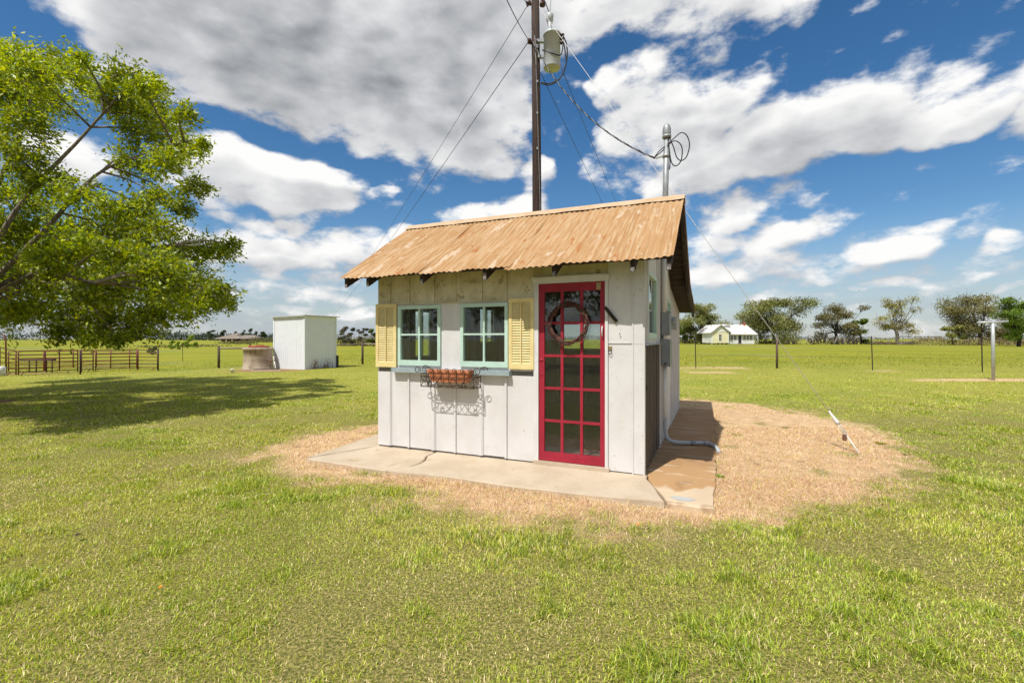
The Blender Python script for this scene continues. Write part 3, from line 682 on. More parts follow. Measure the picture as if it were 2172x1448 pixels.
# front cladding: pressed panels and battens
XS = [-3.53,-3.335,-3.018,-2.64,-2.314,-1.95,-1.61,-1.25]
def panel(mat_, *a):
    """sheet panel with a slightly raised field"""
    x0, x1, y0, y1, z0, z1 = a; i = .012; d = .0025
    mb = MB().box(x0, x1, y0, y1, z0, z1)
    return mb.build('panel', mat_, shed)
for i in range(7):
    a, b = XS[i]+.0015, XS[i+1]-.0015
    panel(MT['panel'], a, b, -.0005*(i % 3), .014, .055+.006*(i % 2)+.004*(i % 3), 1.055)
    panel(MT['panel_up'], a, b, -.0006*((i+1) % 3), .014, 1.968, 2.41)
for i in range(1, 7):
    w = .020 if i % 2 else .013
    box('batten', MT['panel'], shed, XS[i]-w, XS[i]+w, -.020, -.0015, .060, 1.053)
    box('batten', MT['panel_up'], shed, XS[i]-w, XS[i]+w, -.020, -.0022, 1.970, 2.40)
    if i % 2: box('batten', MT['white'], shed, XS[i]+w+.001, XS[i]+w+.016, -.012, -.0015, .062, 1.052)
# dents pressed into the upper sheets
for k in range(26):
    x = random.uniform(-3.45, -1.3); z = random.uniform(2.03, 2.30)
    if min(abs(x-q) for q in XS) < .04: continue
    MB().lathe([(.014, 0), (.009, .003), (.003, .0045)], 8).rot(Matrix.Translation((x, -.001, z)) @ Matrix.Rotation(R(90), 4, 'X')).build('nail_dimple', MT['panel_up'], shed)
# window band boards
box('casing', MT['white'], shed, -2.525, -2.238, .003, .0135, 1.113, 1.967)
box('casing', MT['white'], shed, -3.53, -3.19, .003, .0135, 1.113, 1.967)
box('casing', MT['white'], shed, -1.578, -1.25, .003, .0135, 1.113, 1.967)
box('casing', MT['white'], shed, -3.189, -2.526, .001, .0134, 1.113, 1.147)
box('casing', MT['white'], shed, -2.237, -1.579, .001, .0134, 1.113, 1.147)
box('casing', MT['white'], shed, -3.189, -2.526, .001, .0134, 1.934, 1.967)
box('casing', MT['white'], shed, -2.237, -1.579, .001, .0134, 1.934, 1.967)
box('drip_edge', MT['panel_up'], shed, -3.2, -1.57, -.026, .0, 1.955, 1.966)
box('window_sill', MT['sill'], shed, -3.255, -1.54, -.075, .013, 1.057, 1.112)
tag(shed.children[-1], 'blue grey painted window sill board')
def window(x0, x1, z0, z1, y=0., label=None, parent=shed, axis='x', rows=2, cols=2, st=.043, bot=.068, mun=.022, glass='glass'):
    def B(*a):
        if axis == 'x': return a
        # swap: a = (u0,u1,depth0,depth1,z0,z1) mapped on to the x = const side (outer face towards +x)
        return (-a[3], -a[2], a[0], a[1], a[4], a[5])
    fr = MB()
    o = -.022
    fr.box(*B(x0, x0+st, y+o, y+.03, z0, z1)); fr.box(*B(x1-st, x1, y+o, y+.03, z0, z1))
    fr.box(*B(x0+st, x1-st, y+o, y+.03, z1-st, z1)); fr.box(*B(x0+st, x1-st, y+o, y+.03, z0, z0+bot))
    w = fr.build('window', MT['mint'], parent)
    if label: w['label'] = label
    ix0, ix1, iz0, iz1 = x0+st, x1-st, z0+bot, z1-st
    cw = (ix1-ix0-(cols-1)*mun)/cols; rh = (iz1-iz0-(rows-1)*mun)/rows
    for c in range(1, cols):
        u = ix0+c*cw+(c-1)*mun; MB().box(*B(u, u+mun, y-.012, y+.022, iz0, iz1)).build('muntin', MT['mint'], w)
    for r in range(1, rows):
        z = iz0+r*rh+(r-1)*mun
        for c in range(cols):
            u = ix0+c*(cw+mun); MB().box(*B(u, u+cw, y-.012, y+.022, z, z+mun)).build('muntin', MT['mint'], w)
    for c in range(cols):
        for r in range(rows):
            u = ix0+c*(cw+mun); z = iz0+r*(rh+mun)
            MB().box(*B(u+.001, u+cw-.001, y+.006, y+.009, z+.001, z+rh-.001)).build('pane', MT[glass], w)
    return w
window(-3.188, -2.527, 1.148, 1.932, 0., 'mint green four pane window beside the left shutter')
window(-2.236, -1.580, 1.150, 1.934, 0., 'mint green four pane window beside the right shutter')
window(.27, 1.10, 1.50, 2.27, 0., 'mint green side window above the dark plank hatch', axis='y', cols=1, rows=1)
window(2.69, 3.28, 1.57, 2.13, 0., 'small mint green window behind the meter', axis='y', cols=1, rows=1)
def backwin(holes, fn):
    for a, b, c, d in holes:
        w = MB(); 
        for q in ((a, a+.035, c, d), (b-.035, b, c, d), (a+.035, b-.035, d-.035, d), (a+.035, b-.035, c, c+.035), ((a+b)/2-.012, (a+b)/2+.012, c+.035, d-.035)): w.box(*fn(*q, 0))
        w = w.build('window', MT['mint'], shed)
        MB().box(*fn(a+.036, (a+b)/2-.013, c+.036, d-.036, 1)).build('pane', MT['glass'], w); MB().box(*fn((a+b)/2+.013, b-.036, c+.036, d-.036, 1)).build('pane', MT['glass'], w)
backwin(HL, lambda a, b, c, d, p: (-W+.03, -W+.06, a, b, c, d) if not p else (-W+.043, -W+.047, a, b, c, d))
backwin(HB, lambda a, b, c, d, p: (a, b, DEP-.06, DEP-.03, c, d) if not p else (a, b, DEP-.047, DEP-.043, c, d))
# exposed studs and a bench inside
for y in (.45, 1.36, 2.1, 2.5, 3.75, 4.5): box('stud', MT['inwhite'], shed, -W+.091, -W+.17, y, y+.045, .046, 2.2)
for x in (-2.62, -1.45, -.9, -.45): box('stud', MT['inwhite'], shed, x, x+.045, DEP-.17, DEP-.091, .046, 1.98)
box('workbench', MT['interior'], shed, -3.4, -1.7, 4.4, DEP-.18, .85, .90)
for x in (-3.35, -1.8): box('workbench_leg', MT['interior'], shed, x, x+.07, 4.42, 4.49, .046, .849)

# louvred shutters
def shutter(x0, x1, z0, z1, label):
    sw = .042
    f = MB().box(x0, x0+sw, -.034, -.006, z0, z1).box(x1-sw, x1, -.034, -.006, z0, z1).box(x0+sw, x1-sw, -.034, -.006, z1-.05, z1).box(x0+sw, x1-sw, -.034, -.006, z0, z0+.065)
    s = f.build('shutter', MT['yellow'], shed); s['label'] = label
    n = 24; h = (z1-z0-.115)/n
    for k in range(n):
        z = z0+.065+k*h
        MB().hexa([(x0+sw, -.030, z+.001), (x1-sw, -.030, z+.001), (x1-sw, -.025, z+.001), (x0+sw, -.025, z+.001),
                   (x0+sw, -.015, z+h*1.12), (x1-sw, -.015, z+h*1.12), (x1-sw, -.010, z+h*1.12), (x0+sw, -.010, z+h*1.12)]).build('slat', MT['yellow'], s)
    c = (x0+x1)/2; box('tilt_rod', MT['yellow'], s, c-.006, c+.006, -.040, -.031, z0+.08, z1-.055)
shutter(-3.545, -3.207, 1.118, 1.968, 'yellow louvred shutter at the left end of the front wall')
shutter(-1.565, -1.244, 1.138, 1.980, 'yellow louvred shutter beside the red door')

# door with fifteen panes
def door():
    x0, x1, z0, z1 = -1.188, -.412, .088, 2.132
    fr = MB().box(x0, x0+.066, -.004, .034, z0, z1).box(x1-.055, x1, -.004, .034, z0, z1).box(x0+.066, x1-.055, -.004, .034, z1-.092, z1).box(x0+.066, x1-.055, -.004, .034, z0, z0+.10)
    d = fr.build('door', MT['red'], shed); d['label'] = 'crimson door with fifteen glass panes'
    box('door_sweep', MT['red'], d, x0, x1, -.016, -.0045, z0, z0+.035)
    ix0, ix1, iz0, iz1 = x0+.066, x1-.055, z0+.10, z1-.092; mu = .033; cw = (ix1-ix0-2*mu)/3; rh = (iz1-iz0-4*.030)/5
    for c in (1, 2): box('muntin', MT['red'], d, ix0+c*cw+(c-1)*mu, ix0+c*cw+c*mu, -.001, .028, iz0, iz1)
    for r in range(1, 5):
        for c in range(3): box('muntin', MT['red'], d, ix0+c*(cw+mu), ix0+c*(cw+mu)+cw, .001, .026, iz0+r*rh+(r-1)*.030, iz0+r*rh+r*.030)
    for r in range(5):
        for c in range(3):
            u = ix0+c*(cw+mu); z = iz0+r*(rh+.030); box('pane', MT['glass_door'], d, u+.001, u+cw-.001, .011, .014, z+.001, z+rh-.001)
    h = MB().tube([(x1-.028, -.006, 1.53), (x1-.028, -.035, 1.535), (x1-.028, -.038, 1.58), (x1-.028, -.035, 1.63), (x1-.028, -.006, 1.635)], .007, 6).build('handle', MT['white'], d); h['label'] = 'small pale pull handle on the right stile'
    hg = MB().box(x1-.095, x1-.075, -.010, -.0045, z1-.085, z1-.01).box(x1-.070, x1-.050, -.010, -.0045, z1-.085, z1-.01).tube([(x1-.0725, -.011, z1-.088), (x1-.0725, -.011, z1-.008)], .005, 6)
    hg.build('hinge', MT['brass'], d)['label'] = 'brass hinge plate at the top corner of the door'
    MB().lathe([(.02, 0), (.02, .004), (.008, .012)], 10).rot(Matrix.Translation((x0+.03, -.004, 1.25)) @ Matrix.Rotation(R(90), 4, 'X')).build('knob_plate', MT['red'], d)
    MB().lathe([(.014, 0), (.012, .006)], 10).rot(Matrix.Translation((x0+.03, -.004, 1.08)) @ Matrix.Rotation(R(90), 4, 'X')).build('keyhole_plate', MT['red'], d)
door()
box('door_casing', MT['white'], shed, -1.249, -1.190, -.024, .013, .05, 2.137)
box('door_casing', MT['white'], shed, -.410, -.378, -.024, .013, .035, 2.137)
box('door_casing', MT['white'], shed, -1.262, -.366, -.026, .013, 2.138, 2.205)
box('door_casing', MT['white'], shed, -1.275, -.355, -.040, -.0265, 2.190, 2.215)
MB().box(-1.25, -.36, -.05, .09, .0, .082).build('threshold', MT['concrete'], shed)['label'] = 'low concrete door sill'
panel(MT['panel_up'], -1.25, -.36, .0, .014, 2.206, 2.43)
# sheet panel right of the door
panel(MT['panel'], -.376, -.112, -.004, .013, .050, 1.452); panel(MT['panel'], -.376, -.112, -.007, .013, 1.458, 2.43)
box('seam_strip', MT['panel'], shed, -.376, .004, -.012, -.0072, 1.446, 1.458)
box('corner_board', MT['panel'], shed, -.111, -.002, -.010, .013, .046, 2.43)
box('corner_bead', MT['panel'], shed, -.118, -.104, -.018, -.0105, .02, 2.42)
box('corner_post', MT['white_side'], shed, -.0018, .014, -.010, .062, .0, 2.44)
# wooden turn button, hasp and ring
lb = MB().box(-.018, .018, -.020, 0, -.105, .105).rot(Matrix.Translation((-.345, -.009, 1.765)) @ Matrix.Rotation(R(-38), 4, 'Y')).build('turn_button', MT['darkwood'], shed); lb['label'] = 'dark wooden turn button slanting beside the door'
hs_ = MB().box(-.372, -.335, -.014, -.005, 1.375, 1.415).build('hasp', MT['brass'], shed)
MB().tube([(-.353+.018*math.sin(a), -.022, 1.372-.024*(1-math.cos(a))) for a in np.linspace(0, 2*math.pi, 14)], .003, 5, False).build('ring', MT['iron'], hs_)
MB().tube([(-.25, -.008, 1.56), (-.25, -.03, 1.55), (-.245, -.045, 1.58)], .004, 5).build('wall_hook', MT['white'], shed)

# right side: dark plank hatch, board siding up to the roof
n = 8; yy = np.linspace(.066, 1.425, n+1)
hatch = MB().box(-.0135, .001, .064, 1.43, .08, 1.425).build('plank_hatch', MT['hatch'], shed); hatch['label'] = 'dark weathered plank hatch low on the side wall'
for k in range(n): box('plank', MT['hatch'], hatch, .0012, .018+random.uniform(-.003, .003), yy[k]+.003, yy[k+1]-.003, .06+random.uniform(0, .02), 1.42-random.uniform(0, .015))
box('hatch_flashing', MT['galv'], shed, -.002, .05, .02, 1.47, 1.426, 1.436)
MB().box(.018, .028, .075, .10, .95, .985).build('hatch_catch', MT['iron'], hatch)
box('hatch_trim', MT['white_side'], shed, .0, .028, 1.432, 1.475, .02, 1.425)
def siding(y0, y1, z0=.02, ztop=None, x=(.0, .012)):
    za = ztop if ztop else roofz(y0, -.06); zb = ztop if ztop else roofz(y1, -.06)
    MB().hexa([(x[0],y0,z0), (x[1],y0,z0), (x[1],y1,z0), (x[0],y1,z0), (x[0],y0,za), (x[1],y0,za), (x[1],y1,zb), (x[0],y1,zb)]).build('siding_board', MT['white_side'], shed)
siding(.064, .268, 1.437); siding(1.102, 1.47, 1.437)
box('siding_board', MT['white_side'], shed, 0, .012, .27, 1.10, 1.437, 1.498)
siding(.27, .68, 2.272); siding(.682, 1.10, 2.272)
for y in (.07, .16, .235, 1.13, 1.24, 1.36, 1.45): MB().box(.0125, .024, y-.012, y+.012, 1.44, roofz(y, -.08)).build('batten', MT['white_side'], shed)
yb = list(np.arange(1.478, 5.3, .203))
for a, b in zip(yb, yb[1:]+[5.31]):
    if b-a < .05: continue
    if a < 3.28 and b > 2.69:
        siding(a+.002, b-.002, .02+random.uniform(0, .02), 1.568); siding(a+.002, b-.002, 2.132)
    else: siding(a+.002, b-.002, .02+random.uniform(0, .02))
    if not (2.65 < b < 3.3): MB().box(.0125, .026, b-.022, b+.018, .03, roofz(b, -.08)).build('batten', MT['white_side'], shed)
bb = np.linspace(-W+.001, -.001, 15)
for a, b in zip(bb, bb[1:]):
    hs2 = [h for h in HB if h[0] < (a+b)/2 < h[1]]
    for z0, z1 in ([(.02, hs2[0][2]), (hs2[0][3], 2.05)] if hs2 else [(.02, 2.05)]): box('siding_board', MT['white_side'], shed, a+.002, b-.002, DEP-.0135, DEP+.002, z0, z1)
lb_ = np.linspace(.001, DEP-.001, 22)
for a, b in zip(lb_, lb_[1:]):
    hs2 = [h for h in HL if h[0] < (a+b)/2 < h[1]]
    za, zb = roofz(a, -.06), roofz(b, -.06)
    for z0, z1 in ([(.02, hs2[0][2]), (hs2[0][3], None)] if hs2 else [(.02, None)]):
        ta = z1 or za; tb = z1 or zb; x0, x1 = -W-.002, -W+.0135
        MB().hexa([(x0,a+.002,z0), (x1,a+.002,z0), (x1,b-.002,z0), (x0,b-.002,z0), (x0,a+.002,ta), (x1,a+.002,ta), (x1,b-.002,tb), (x0,b-.002,tb)]).build('siding_board', MT['white_side'], shed)

# roof: corrugated sheets on deck boards and rafters
roof = MB()
def slope_pts(A, B, t, off):
    (y0, z0), (y1, z1) = A, B; L_ = math.hypot(y1-y0, z1-z0); ny, nz = -(z1-z0)/L_, (y1-y0)/L_
    return y0+(y1-y0)*t+ny*off, z0+(z1-z0)*t+nz*off
XR = .33
def xl(y): return -3.85-.23*min(1, max(0, (y+.37)/1.87)) if y <= 1.5 else -4.08+.10*min(1, (y-1.5)/2)
def sheets(A, B, t0, t1, lift, ns, name='roof_sheet', amp=.0066, per=.0735):
    rows = 7
    for s in range(ns):
        u0 = s/ns; u1 = (s+1)/ns+(.012 if s < ns-1 else 0); zl = lift+(.003 if s % 2 else 0)
        Lx = 4.2; nc = max(8, int((u1-u0)*Lx/per*8)); mb = MB(); vs = []
        for r in range(rows+1):
            t = t0+(t1-t0)*r/rows
            for c in range(nc+1):
                u = u0+(u1-u0)*c/nc; yb_, _ = slope_pts(A, B, t, 0); x = xl(yb_)+(XR-xl(yb_))*u
                dent = .006*math.sin(u*23+s)*math.sin(t*9+s*2)+.004*math.sin(u*71+t*13)
                jt = (.010*math.sin(s*2.3+u*9)+(.012 if s % 3 == 1 else 0)) if r == 0 and t0 == 0 else 0
                y, z = slope_pts(A, B, t-jt, zl+amp*(1+math.cos(2*math.pi*u*Lx/per))+dent)
                vs.append((x, y, z))
        fs = [(r*(nc+1)+c, r*(nc+1)+c+1, (r+1)*(nc+1)+c+1, (r+1)*(nc+1)+c) for r in range(rows) for c in range(nc)]
        mb.add(vs, fs, True).build(name, MT['rust'], ROOF)
DECK = MB().bar((-4.0, RIDGE[0], RIDGE[1]-.045), (XR-.03, RIDGE[0], RIDGE[1]-.045), .04, .06); ROOF = DECK.build('roof', MT['darkwood'], shed); ROOF['label'] = 'rusty corrugated gable roof over dark boards'
sheets(EAVE, RIDGE, 0, .995, .004, 7); sheets(RIDGE, BREAK, .005, 1.02, .004, 7); sheets(BREAK, REAR, 0, 1, -.006, 7)
# ridge cap
for A, B, t0, t1 in ((RIDGE, EAVE, -.004, .075), (RIDGE, BREAK, -.004, .075)):
    mb = MB(); n = 30; vs = []
    for r in range(2):
        for c in range(n+1):
            y, z = slope_pts(A, B, t0 if r == 0 else t1, 0); sgn = -1 if B is EAVE else 1
            L_ = math.hypot(B[0]-A[0], B[1]-A[1]); ny, nz = -(B[1]-A[1])/L_, (B[0]-A[0])/L_
            if nz < 0: ny, nz = -ny, -nz
            k = .031+.004*math.sin(c*1.7)*r
            x = -4.09+(XR+.008+4.09)*c/n; vs.append((x, y+ny*k, z+nz*k+(.012 if r == 0 else 0)))
    mb.add(vs, [(c, c+1, n+1+c+1, n+1+c) for c in range(n)]).build('ridge_cap', MT['rustcap'], ROOF)
def deck(A, B, k):
    for i in range(k):
        t0, t1 = i/k+.004, (i+1)/k-.004
        p = [slope_pts(A, B, t, o) for o in (-.024, -.004) for t in (t0, t1)]
        x0, x1 = xl(p[0][0])+.03, XR-.012
        MB().hexa([(x0,*p[0]), (x1,*p[0]), (x1,*p[1]), (x0,*p[1]), (x0,*p[2]), (x1,*p[2]), (x1,*p[3]), (x0,*p[3])]).build('deck_board', MT['darkwood'], ROOF)
deck((EAVE[0]+.03, EAVE[1]+.0175), RIDGE, 13); deck(RIDGE, BREAK, 12); deck(BREAK, REAR, 14)
for x in (-3.79, -3.43, -2.60, -1.735, -.90, -.065, .285):
    tail = -.33
    for (A, B, a, b, dp) in ((EAVE, RIDGE, tail, 1.5, .105), (RIDGE, BREAK, 1.5, 3.3, .10), (BREAK, REAR, 3.3, 5.68, .09)):
        z = lambda q: A[1]+(B[1]-A[1])*(q-A[0])/(B[0]-A[0])-.030
        w = .022
        rf = MB().hexa([(x-w,a,z(a)-dp), (x+w,a,z(a)-dp), (x+w,b,z(b)-dp), (x-w,b,z(b)-dp), (x-w,a,z(a)), (x+w,a,z(a)), (x+w,b,z(b)), (x-w,b,z(b))]).build('rafter', MT['darkwood'], ROOF)
        if A is EAVE: MB().box(x-w+.003, x+w-.003, a-.003, a-.0005, z(a)-dp+.004, z(a)-dp+.05).build('rafter_end', MT['endgrain'], rf)

# ---------------------------------------------------------------- things fixed to the shed
def on_shed(name, label, cat, x=0, y=0, z=0):
    X, Y = s2w(x, y); return thing(name, label, cat, (X, Y, z), -TH)
# grapevine wreath
wr = on_shed('grapevine_wreath', 'reddish brown grapevine wreath hanging on the red door', 'wreath', -.822, -.055, 1.672)
for k in range(15):
    ph = random.uniform(0, 6.28); tw = random.choice((3, 4, 5, -4)); rr = random.uniform(.006, .022); R0 = .214+random.uniform(-.010, .010); pts = []
    for i in range(49):
        a = 2*math.pi*i/48; b = tw*a+ph; wob = .006*math.sin(7*a+ph)
        pts.append(((R0+rr*math.cos(b)+wob)*math.cos(a), rr*.6*math.sin(b), (R0+rr*math.cos(b)+wob)*math.sin(a)*1.02))
    MB().tube(pts, random.uniform(.0045, .0075), 5, False).build('vine', MT['twig'], wr)
for k in range(60):
    a = random.uniform(0, 6.28); r0 = .21+random.uniform(-.02, .03); d = random.choice((-1, 1)); l = random.uniform(.04, .09)
    p0 = Vector((r0*math.cos(a), -.015, r0*math.sin(a))); t = Vector((-math.sin(a)*d+.5*math.cos(a), random.uniform(-.5, .1), math.cos(a)*d+.5*math.sin(a)))
    MB().tube([p0, p0+t*l*.5, p0+t*l+Vector((0,0,.01))], [.004, .003, .0015], 4).build('twig', MT['twig'], wr)
# wire planter basket
bk = on_shed('wire_planter_basket', 'black scrolled wire window basket under the sill', 'basket', -2.32, -.0, .90)
X0, X1, Yf, Yb = -.375, .375, -.205, -.022; wr_ = .0042
def wire(path, r=wr_, name='wire', n=5): return MB().tube(path, r, n).build(name, MT['iron'], bk)
for z in (.0, .125, .165): wire([(X0,Yb,z), (X0,Yf,z), (X1,Yf,z), (X1,Yb,z), (X0,Yb,z)], name='rail')
for x in (X0, X1):
    wire([(x,Yf,0), (x,Yf,.165)], name='corner_wire'); wire([(x,Yb,0), (x,Yb,.24)], name='corner_wire')
for k in range(8):
    x = X0+(X1-X0)*k/8; wdt = (X1-X0)/8
    wire([(x,Yf,0), (x+wdt,Yf,.125)], .003, 'lattice'); wire([(x+wdt,Yf,0), (x,Yf,.125)], .003, 'lattice')
for x in (X0, X1):
    wire([(x,Yf,0), (x,(Yf+Yb)/2,.125), (x,Yb,0)], .003, 'lattice'); wire([(x,Yb,0), (x,Yf,.125)], .003, 'lattice')
for k in range(5): wire([(X0+(X1-X0)*(k+.5)/5, Yf, 0), (X0+(X1-X0)*(k+.5)/5, Yb, 0)], .003, 'floor_wire')
def scroll(cx, cz, r, y, turn=1, a0=0., n=30, loops=1.4):
    return [(cx+turn*r*(1-.62*i/n)*math.cos(a0+loops*2*math.pi*i/n), y, cz+r*(1-.62*i/n)*math.sin(a0+loops*2*math.pi*i/n)) for i in range(n+1)]
for k in range(7):
    x = X0+.05+(X1-X0-.10)*k/6
    wire([(x+.03,Yf,.06), (x+.032,Yf-.002,.12), (x+.030,Yf-.004,.20)]+scroll(x, .205, .030, Yf-.004, 1, 0, 22, 1.15), .004, 'scroll')
for sx in (-1, 1):
    e = X1*sx
    wire([(e,Yf,.165), (e,Yf,.20)]+scroll(e+sx*.048, .205, .048, Yf, sx, math.pi, 26, -1.25), .0045, 'scroll')
    wire([(e,Yb,.165), (e,Yb,.20)]+scroll(e+sx*.055, .205, .055, Yb, sx, math.pi, 26, -1.25), .0045, 'scroll')
    wire(scroll(sx*.24, .045, .045, Yf-.004, sx, R(200), 30, 1.5)+[], .0045, 'scroll')
    wire([(sx*.24-sx*.05,Yf-.004,.03), (sx*.14,Yf-.004,.055), (sx*.08,Yf-.004,.125)], .004, 'scroll')
# terracotta trough in the basket
tr = on_shed('terracotta_trough', 'orange terracotta plant trough sitting in the wire basket', 'planter', -2.32, -.112, .93)
def trough(lx, ly, z0, z1, t, out):
    a, b = (lx-out, ly-out*.5), (lx, ly); vs = []
    for (hx, hy, z) in ((a[0],a[1],z0), (b[0],b[1],z1), (b[0]-t,b[1]-t,z1), (a[0]-t,a[1]-t,z0+t)):
        vs += [(-hx,-hy,z), (hx,-hy,z), (hx,hy,z), (-hx,hy,z)]
    fs = [(3,2,1,0)]+[(i*4+k, i*4+(k+1) % 4, i*4+4+(k+1) % 4, i*4+4+k) for i in range(3) for k in range(4)]+[(12,13,14,15)]
    return MB().add(vs, fs)
trough(.290, .070, .03, .155, .010, .045).build('body', MT['terracotta'], tr)
for z0, z1, e in ((.150, .185, .012), (.075, .085, -.012)):
    m = MB(); X_, Y_ = .290+e, .070+e*.5
    if z1 > .15:
        m.box(-X_, X_, -Y_, -Y_+.012, z0, z1).box(-X_, X_, Y_-.012, Y_, z0, z1).box(-X_, -X_+.012, -Y_+.012, Y_-.012, z0, z1).box(X_-.012, X_, -Y_+.012, Y_-.012, z0, z1); m.build('rim', MT['terracotta'], tr)
box('soil', MT['soil'], tr, -.275, .275, -.056, .056, .10, .135)

# electric service
ms = on_shed('service_mast', 'grey steel service mast with weatherhead rising through the roof', 'mast', .065, 1.62, 0)
def pipe(nm, pts, r, m, par, n=12): return MB().tube(pts, r, n).build(nm, m, par)
pipe('lower_conduit', [(0,0,1.86), (0,0,2.9)], .036, MT['white'], ms)
pipe('riser', [(0,0,2.9), (.03,.0,4.30)], .039, MT['galv'], ms, 14)
MB().lathe([(.054,-.05), (.056,-.01), (.057,.02), (.055,.06), (.044,.10), (.024,.125), (.004,.135)], 18, (.03,0,4.335)).build('weatherhead', MT['galv'], ms)
MB().lathe([(.060,-.018), (.060,.018)], 14, (.03,0,4.285)).build('collar', MT['galv'], ms)
MB().lathe([(.049,-.02), (.049,.02)], 14, (.022,0,4.02)).build('clamp', MT['galv'], ms)
MB().bar((-.03,-.01,4.02), (-.12,.0,4.01), .025, .018).build('clamp_arm', MT['galv'], ms)
for q in ([(.06,-.02,4.28), (.12,-.02,4.12), (.16,-.02,3.98), (.22,-.02,3.92), (.29,-.02,3.97), (.325,-.02,4.12), (.29,-.02,4.25), (.22,-.02,4.30), (.14,-.02,4.25), (.05,-.03,4.17), (-.06,-.02,4.10), (-.14,.0,4.02)],
          [(.05,-.02,4.27), (.07,-.02,4.05), (.10,-.02,3.90), (.16,-.02,3.86), (.22,-.02,3.93), (.23,-.02,4.09), (.18,-.02,4.18), (.11,-.02,4.20), (.03,-.03,4.13), (-.08,0,4.06), (-.15,.0,4.015)],
          [(.05,-.02,4.25), (.06,-.02,4.10), (.075,-.02,3.92), (.065,-.02,3.82)]):
    MB().tube(bezier(q, 8), .0075, 6).build('drip_loop', MT['black'], ms)
pipe('meter_conduit', [(.0,.05,.35), (0,.05,1.12)], .026, MT['white'], ms)
b1 = on_shed('disconnect_box', 'upper grey electrical box below the mast on the side wall', 'electrical box', 0, 1.60, 0)
box('case', MT['boxgrey'], b1, .027, .125, 0, .32, 1.545, 1.865); box('cover', MT['boxgrey'], b1, .126, .132, .01, .31, 1.555, 1.855); box('lid', MT['boxgrey'], b1, .024, .136, -.006, .326, 1.866, 1.878)
box('back_plate', MT['black'], b1, .0262, .0268, .02, .3, 1.50, 1.545)
b2 = on_shed('breaker_box', 'lower grey electrical box above the white conduit', 'electrical box', 0, 1.58, 0)
box('case', MT['boxgrey'], b2, .027, .130, 0, .36, 1.12, 1.495); box('cover', MT['boxgrey'], b2, .131, .139, .01, .35, 1.11, 1.48); box('latch', MT['iron'], b2, .07, .09, -.012, -.0005, 1.14, 1.17)
em = on_shed('electric_meter', 'pale electric meter with dial facing the yard', 'electric meter', 0, 2.20, 0)
box('case', MT['metercase'], em, .027, .185, 0, .22, 1.63, 1.83)
MB().lathe([(.058, 0), (.058, .03), (.050, .045)], 18).rot(Matrix.Translation((.115, -.001, 1.755)) @ Matrix.Rotation(R(90), 4, 'X')).build('dial', MT['galv'], em)
box('register', MT['black'], em, .095, .135, -.050, -.0465, 1.765, 1.78); box('seal', MT['black'], em, .11, .15, -.012, -.0005, 1.70, 1.715)
# conduit running out over the slab
cd = on_shed('ground_conduit', 'grey plastic conduit bending out across the stained slab', 'conduit', 0, 0, 0)
MB().tube(bezier([(.07,1.67,.40), (.07,1.67,.25), (.10,1.66,.12), (.19,1.66,.075), (.34,1.72,.066), (.42,1.75,.066)], 8), .028, 10).build('bend', MT['pipegrey'], cd)
MB().tube(bezier([(.42,1.75,.066), (.56,1.80,.066), (.64,1.78,.064), (.72,1.66,.045), (.76,1.55,.0)], 8), .027, 10).build('run', MT['pipegrey'], cd)
MB().tube([(.395,1.74,.066), (.455,1.765,.066)], .033, 10).build('coupling', MT['boxgrey'], cd); MB().tube([(.575,1.80,.066), (.625,1.79,.065)], .032, 10).build('coupling', MT['pipegrey'], cd)
kc = on_shed('black_cable', 'black cable lying behind the grey conduit on the slab', 'cable', 0, 0, 0)
MB().tube(bezier([(.03,1.98,.30), (.06,1.98,.10), (.14,1.90,.05), (.28,1.86,.046), (.40,1.83,.05)], 8), .013, 7).build('sheath', MT['black'], kc)

# ---------------------------------------------------------------- utility pole, transformer, wires
PD = 12.0
def pz(py): return CAMH-(py-HYP)/FOC*PD
def pxw(px): return (px-CXP)/FOC*PD
pole = thing('utility_pole', 'dark creosoted wooden utility pole standing behind the shed', 'pole', (pxw(1139), PD, 0))
MB().tube([(.02,0,-.3), (.01,0,3), (-.01,0,6.5), (-.05,0,10.9)], [.125, .12, .112, .10], 16).build('shaft', MT['pole'], pole)
MB().tube([(.075,-.10,0), (.07,-.105,5), (-.02,-.112,8.2), (-.06,-.105,9.2)], .009, 5).build('ground_wire', MT['alu'], pole)
for z in (9.05, 8.0, 7.2, 6.3): MB().box(-.02, .02, -.128, -.10, z, z+.05).build('staple', MT['galv'], pole)
MB().box(-.03, .03, -.15, -.10, 8.86, 8.95).build('bracket_tag', MT['alu'], pole)
def spool(c, r=.055, ax='X'):
    o = MB().lathe([(r*.6,-.06), (r,-.05), (r,-.02), (r*.55,0), (r,.02), (r,.05), (r*.6,.06)], 12).rot(Matrix.Translation(c) @ Matrix.Rotation(R(70), 4, ax)).build('insulator', MT['porcelain'], pole); return o
spool((-.22,-.05,pz(10)), .075, 'Y'); spool((-.16,-.05,pz(-14)), .08, 'Y'); spool((.14,-.06,pz(12)), .075, 'X'); spool((.10,-.1,pz(-10)), .08)
MB().bar((-.10,-.05,pz(95)), (-.21,-.06,pz(92)), .05, .08).build('clevis', MT['iron'], pole); spool((-.20,-.08,pz(92)), .05, 'X')
for z in (pz(92)-.35, pz(60), pz(90)): MB().box(-.13, -.09, -.02, .02, z, z+.04).build('bolt', MT['iron'], pole)
tx = thing('transformer', 'pale grey cylindrical transformer mounted on the utility pole', 'transformer', (pxw(1170), PD-.12, pz(150)))
tr_ = .212; th_ = (148-80)/FOC*PD
MB().lathe([(tr_*.96,-.02), (tr_,.0), (tr_,th_-.03), (tr_*1.06,th_-.03), (tr_*1.06,th_+.02), (tr_*.9,th_+.06), (.02,th_+.10)], 28).build('tank', MT['transformer'], tx)
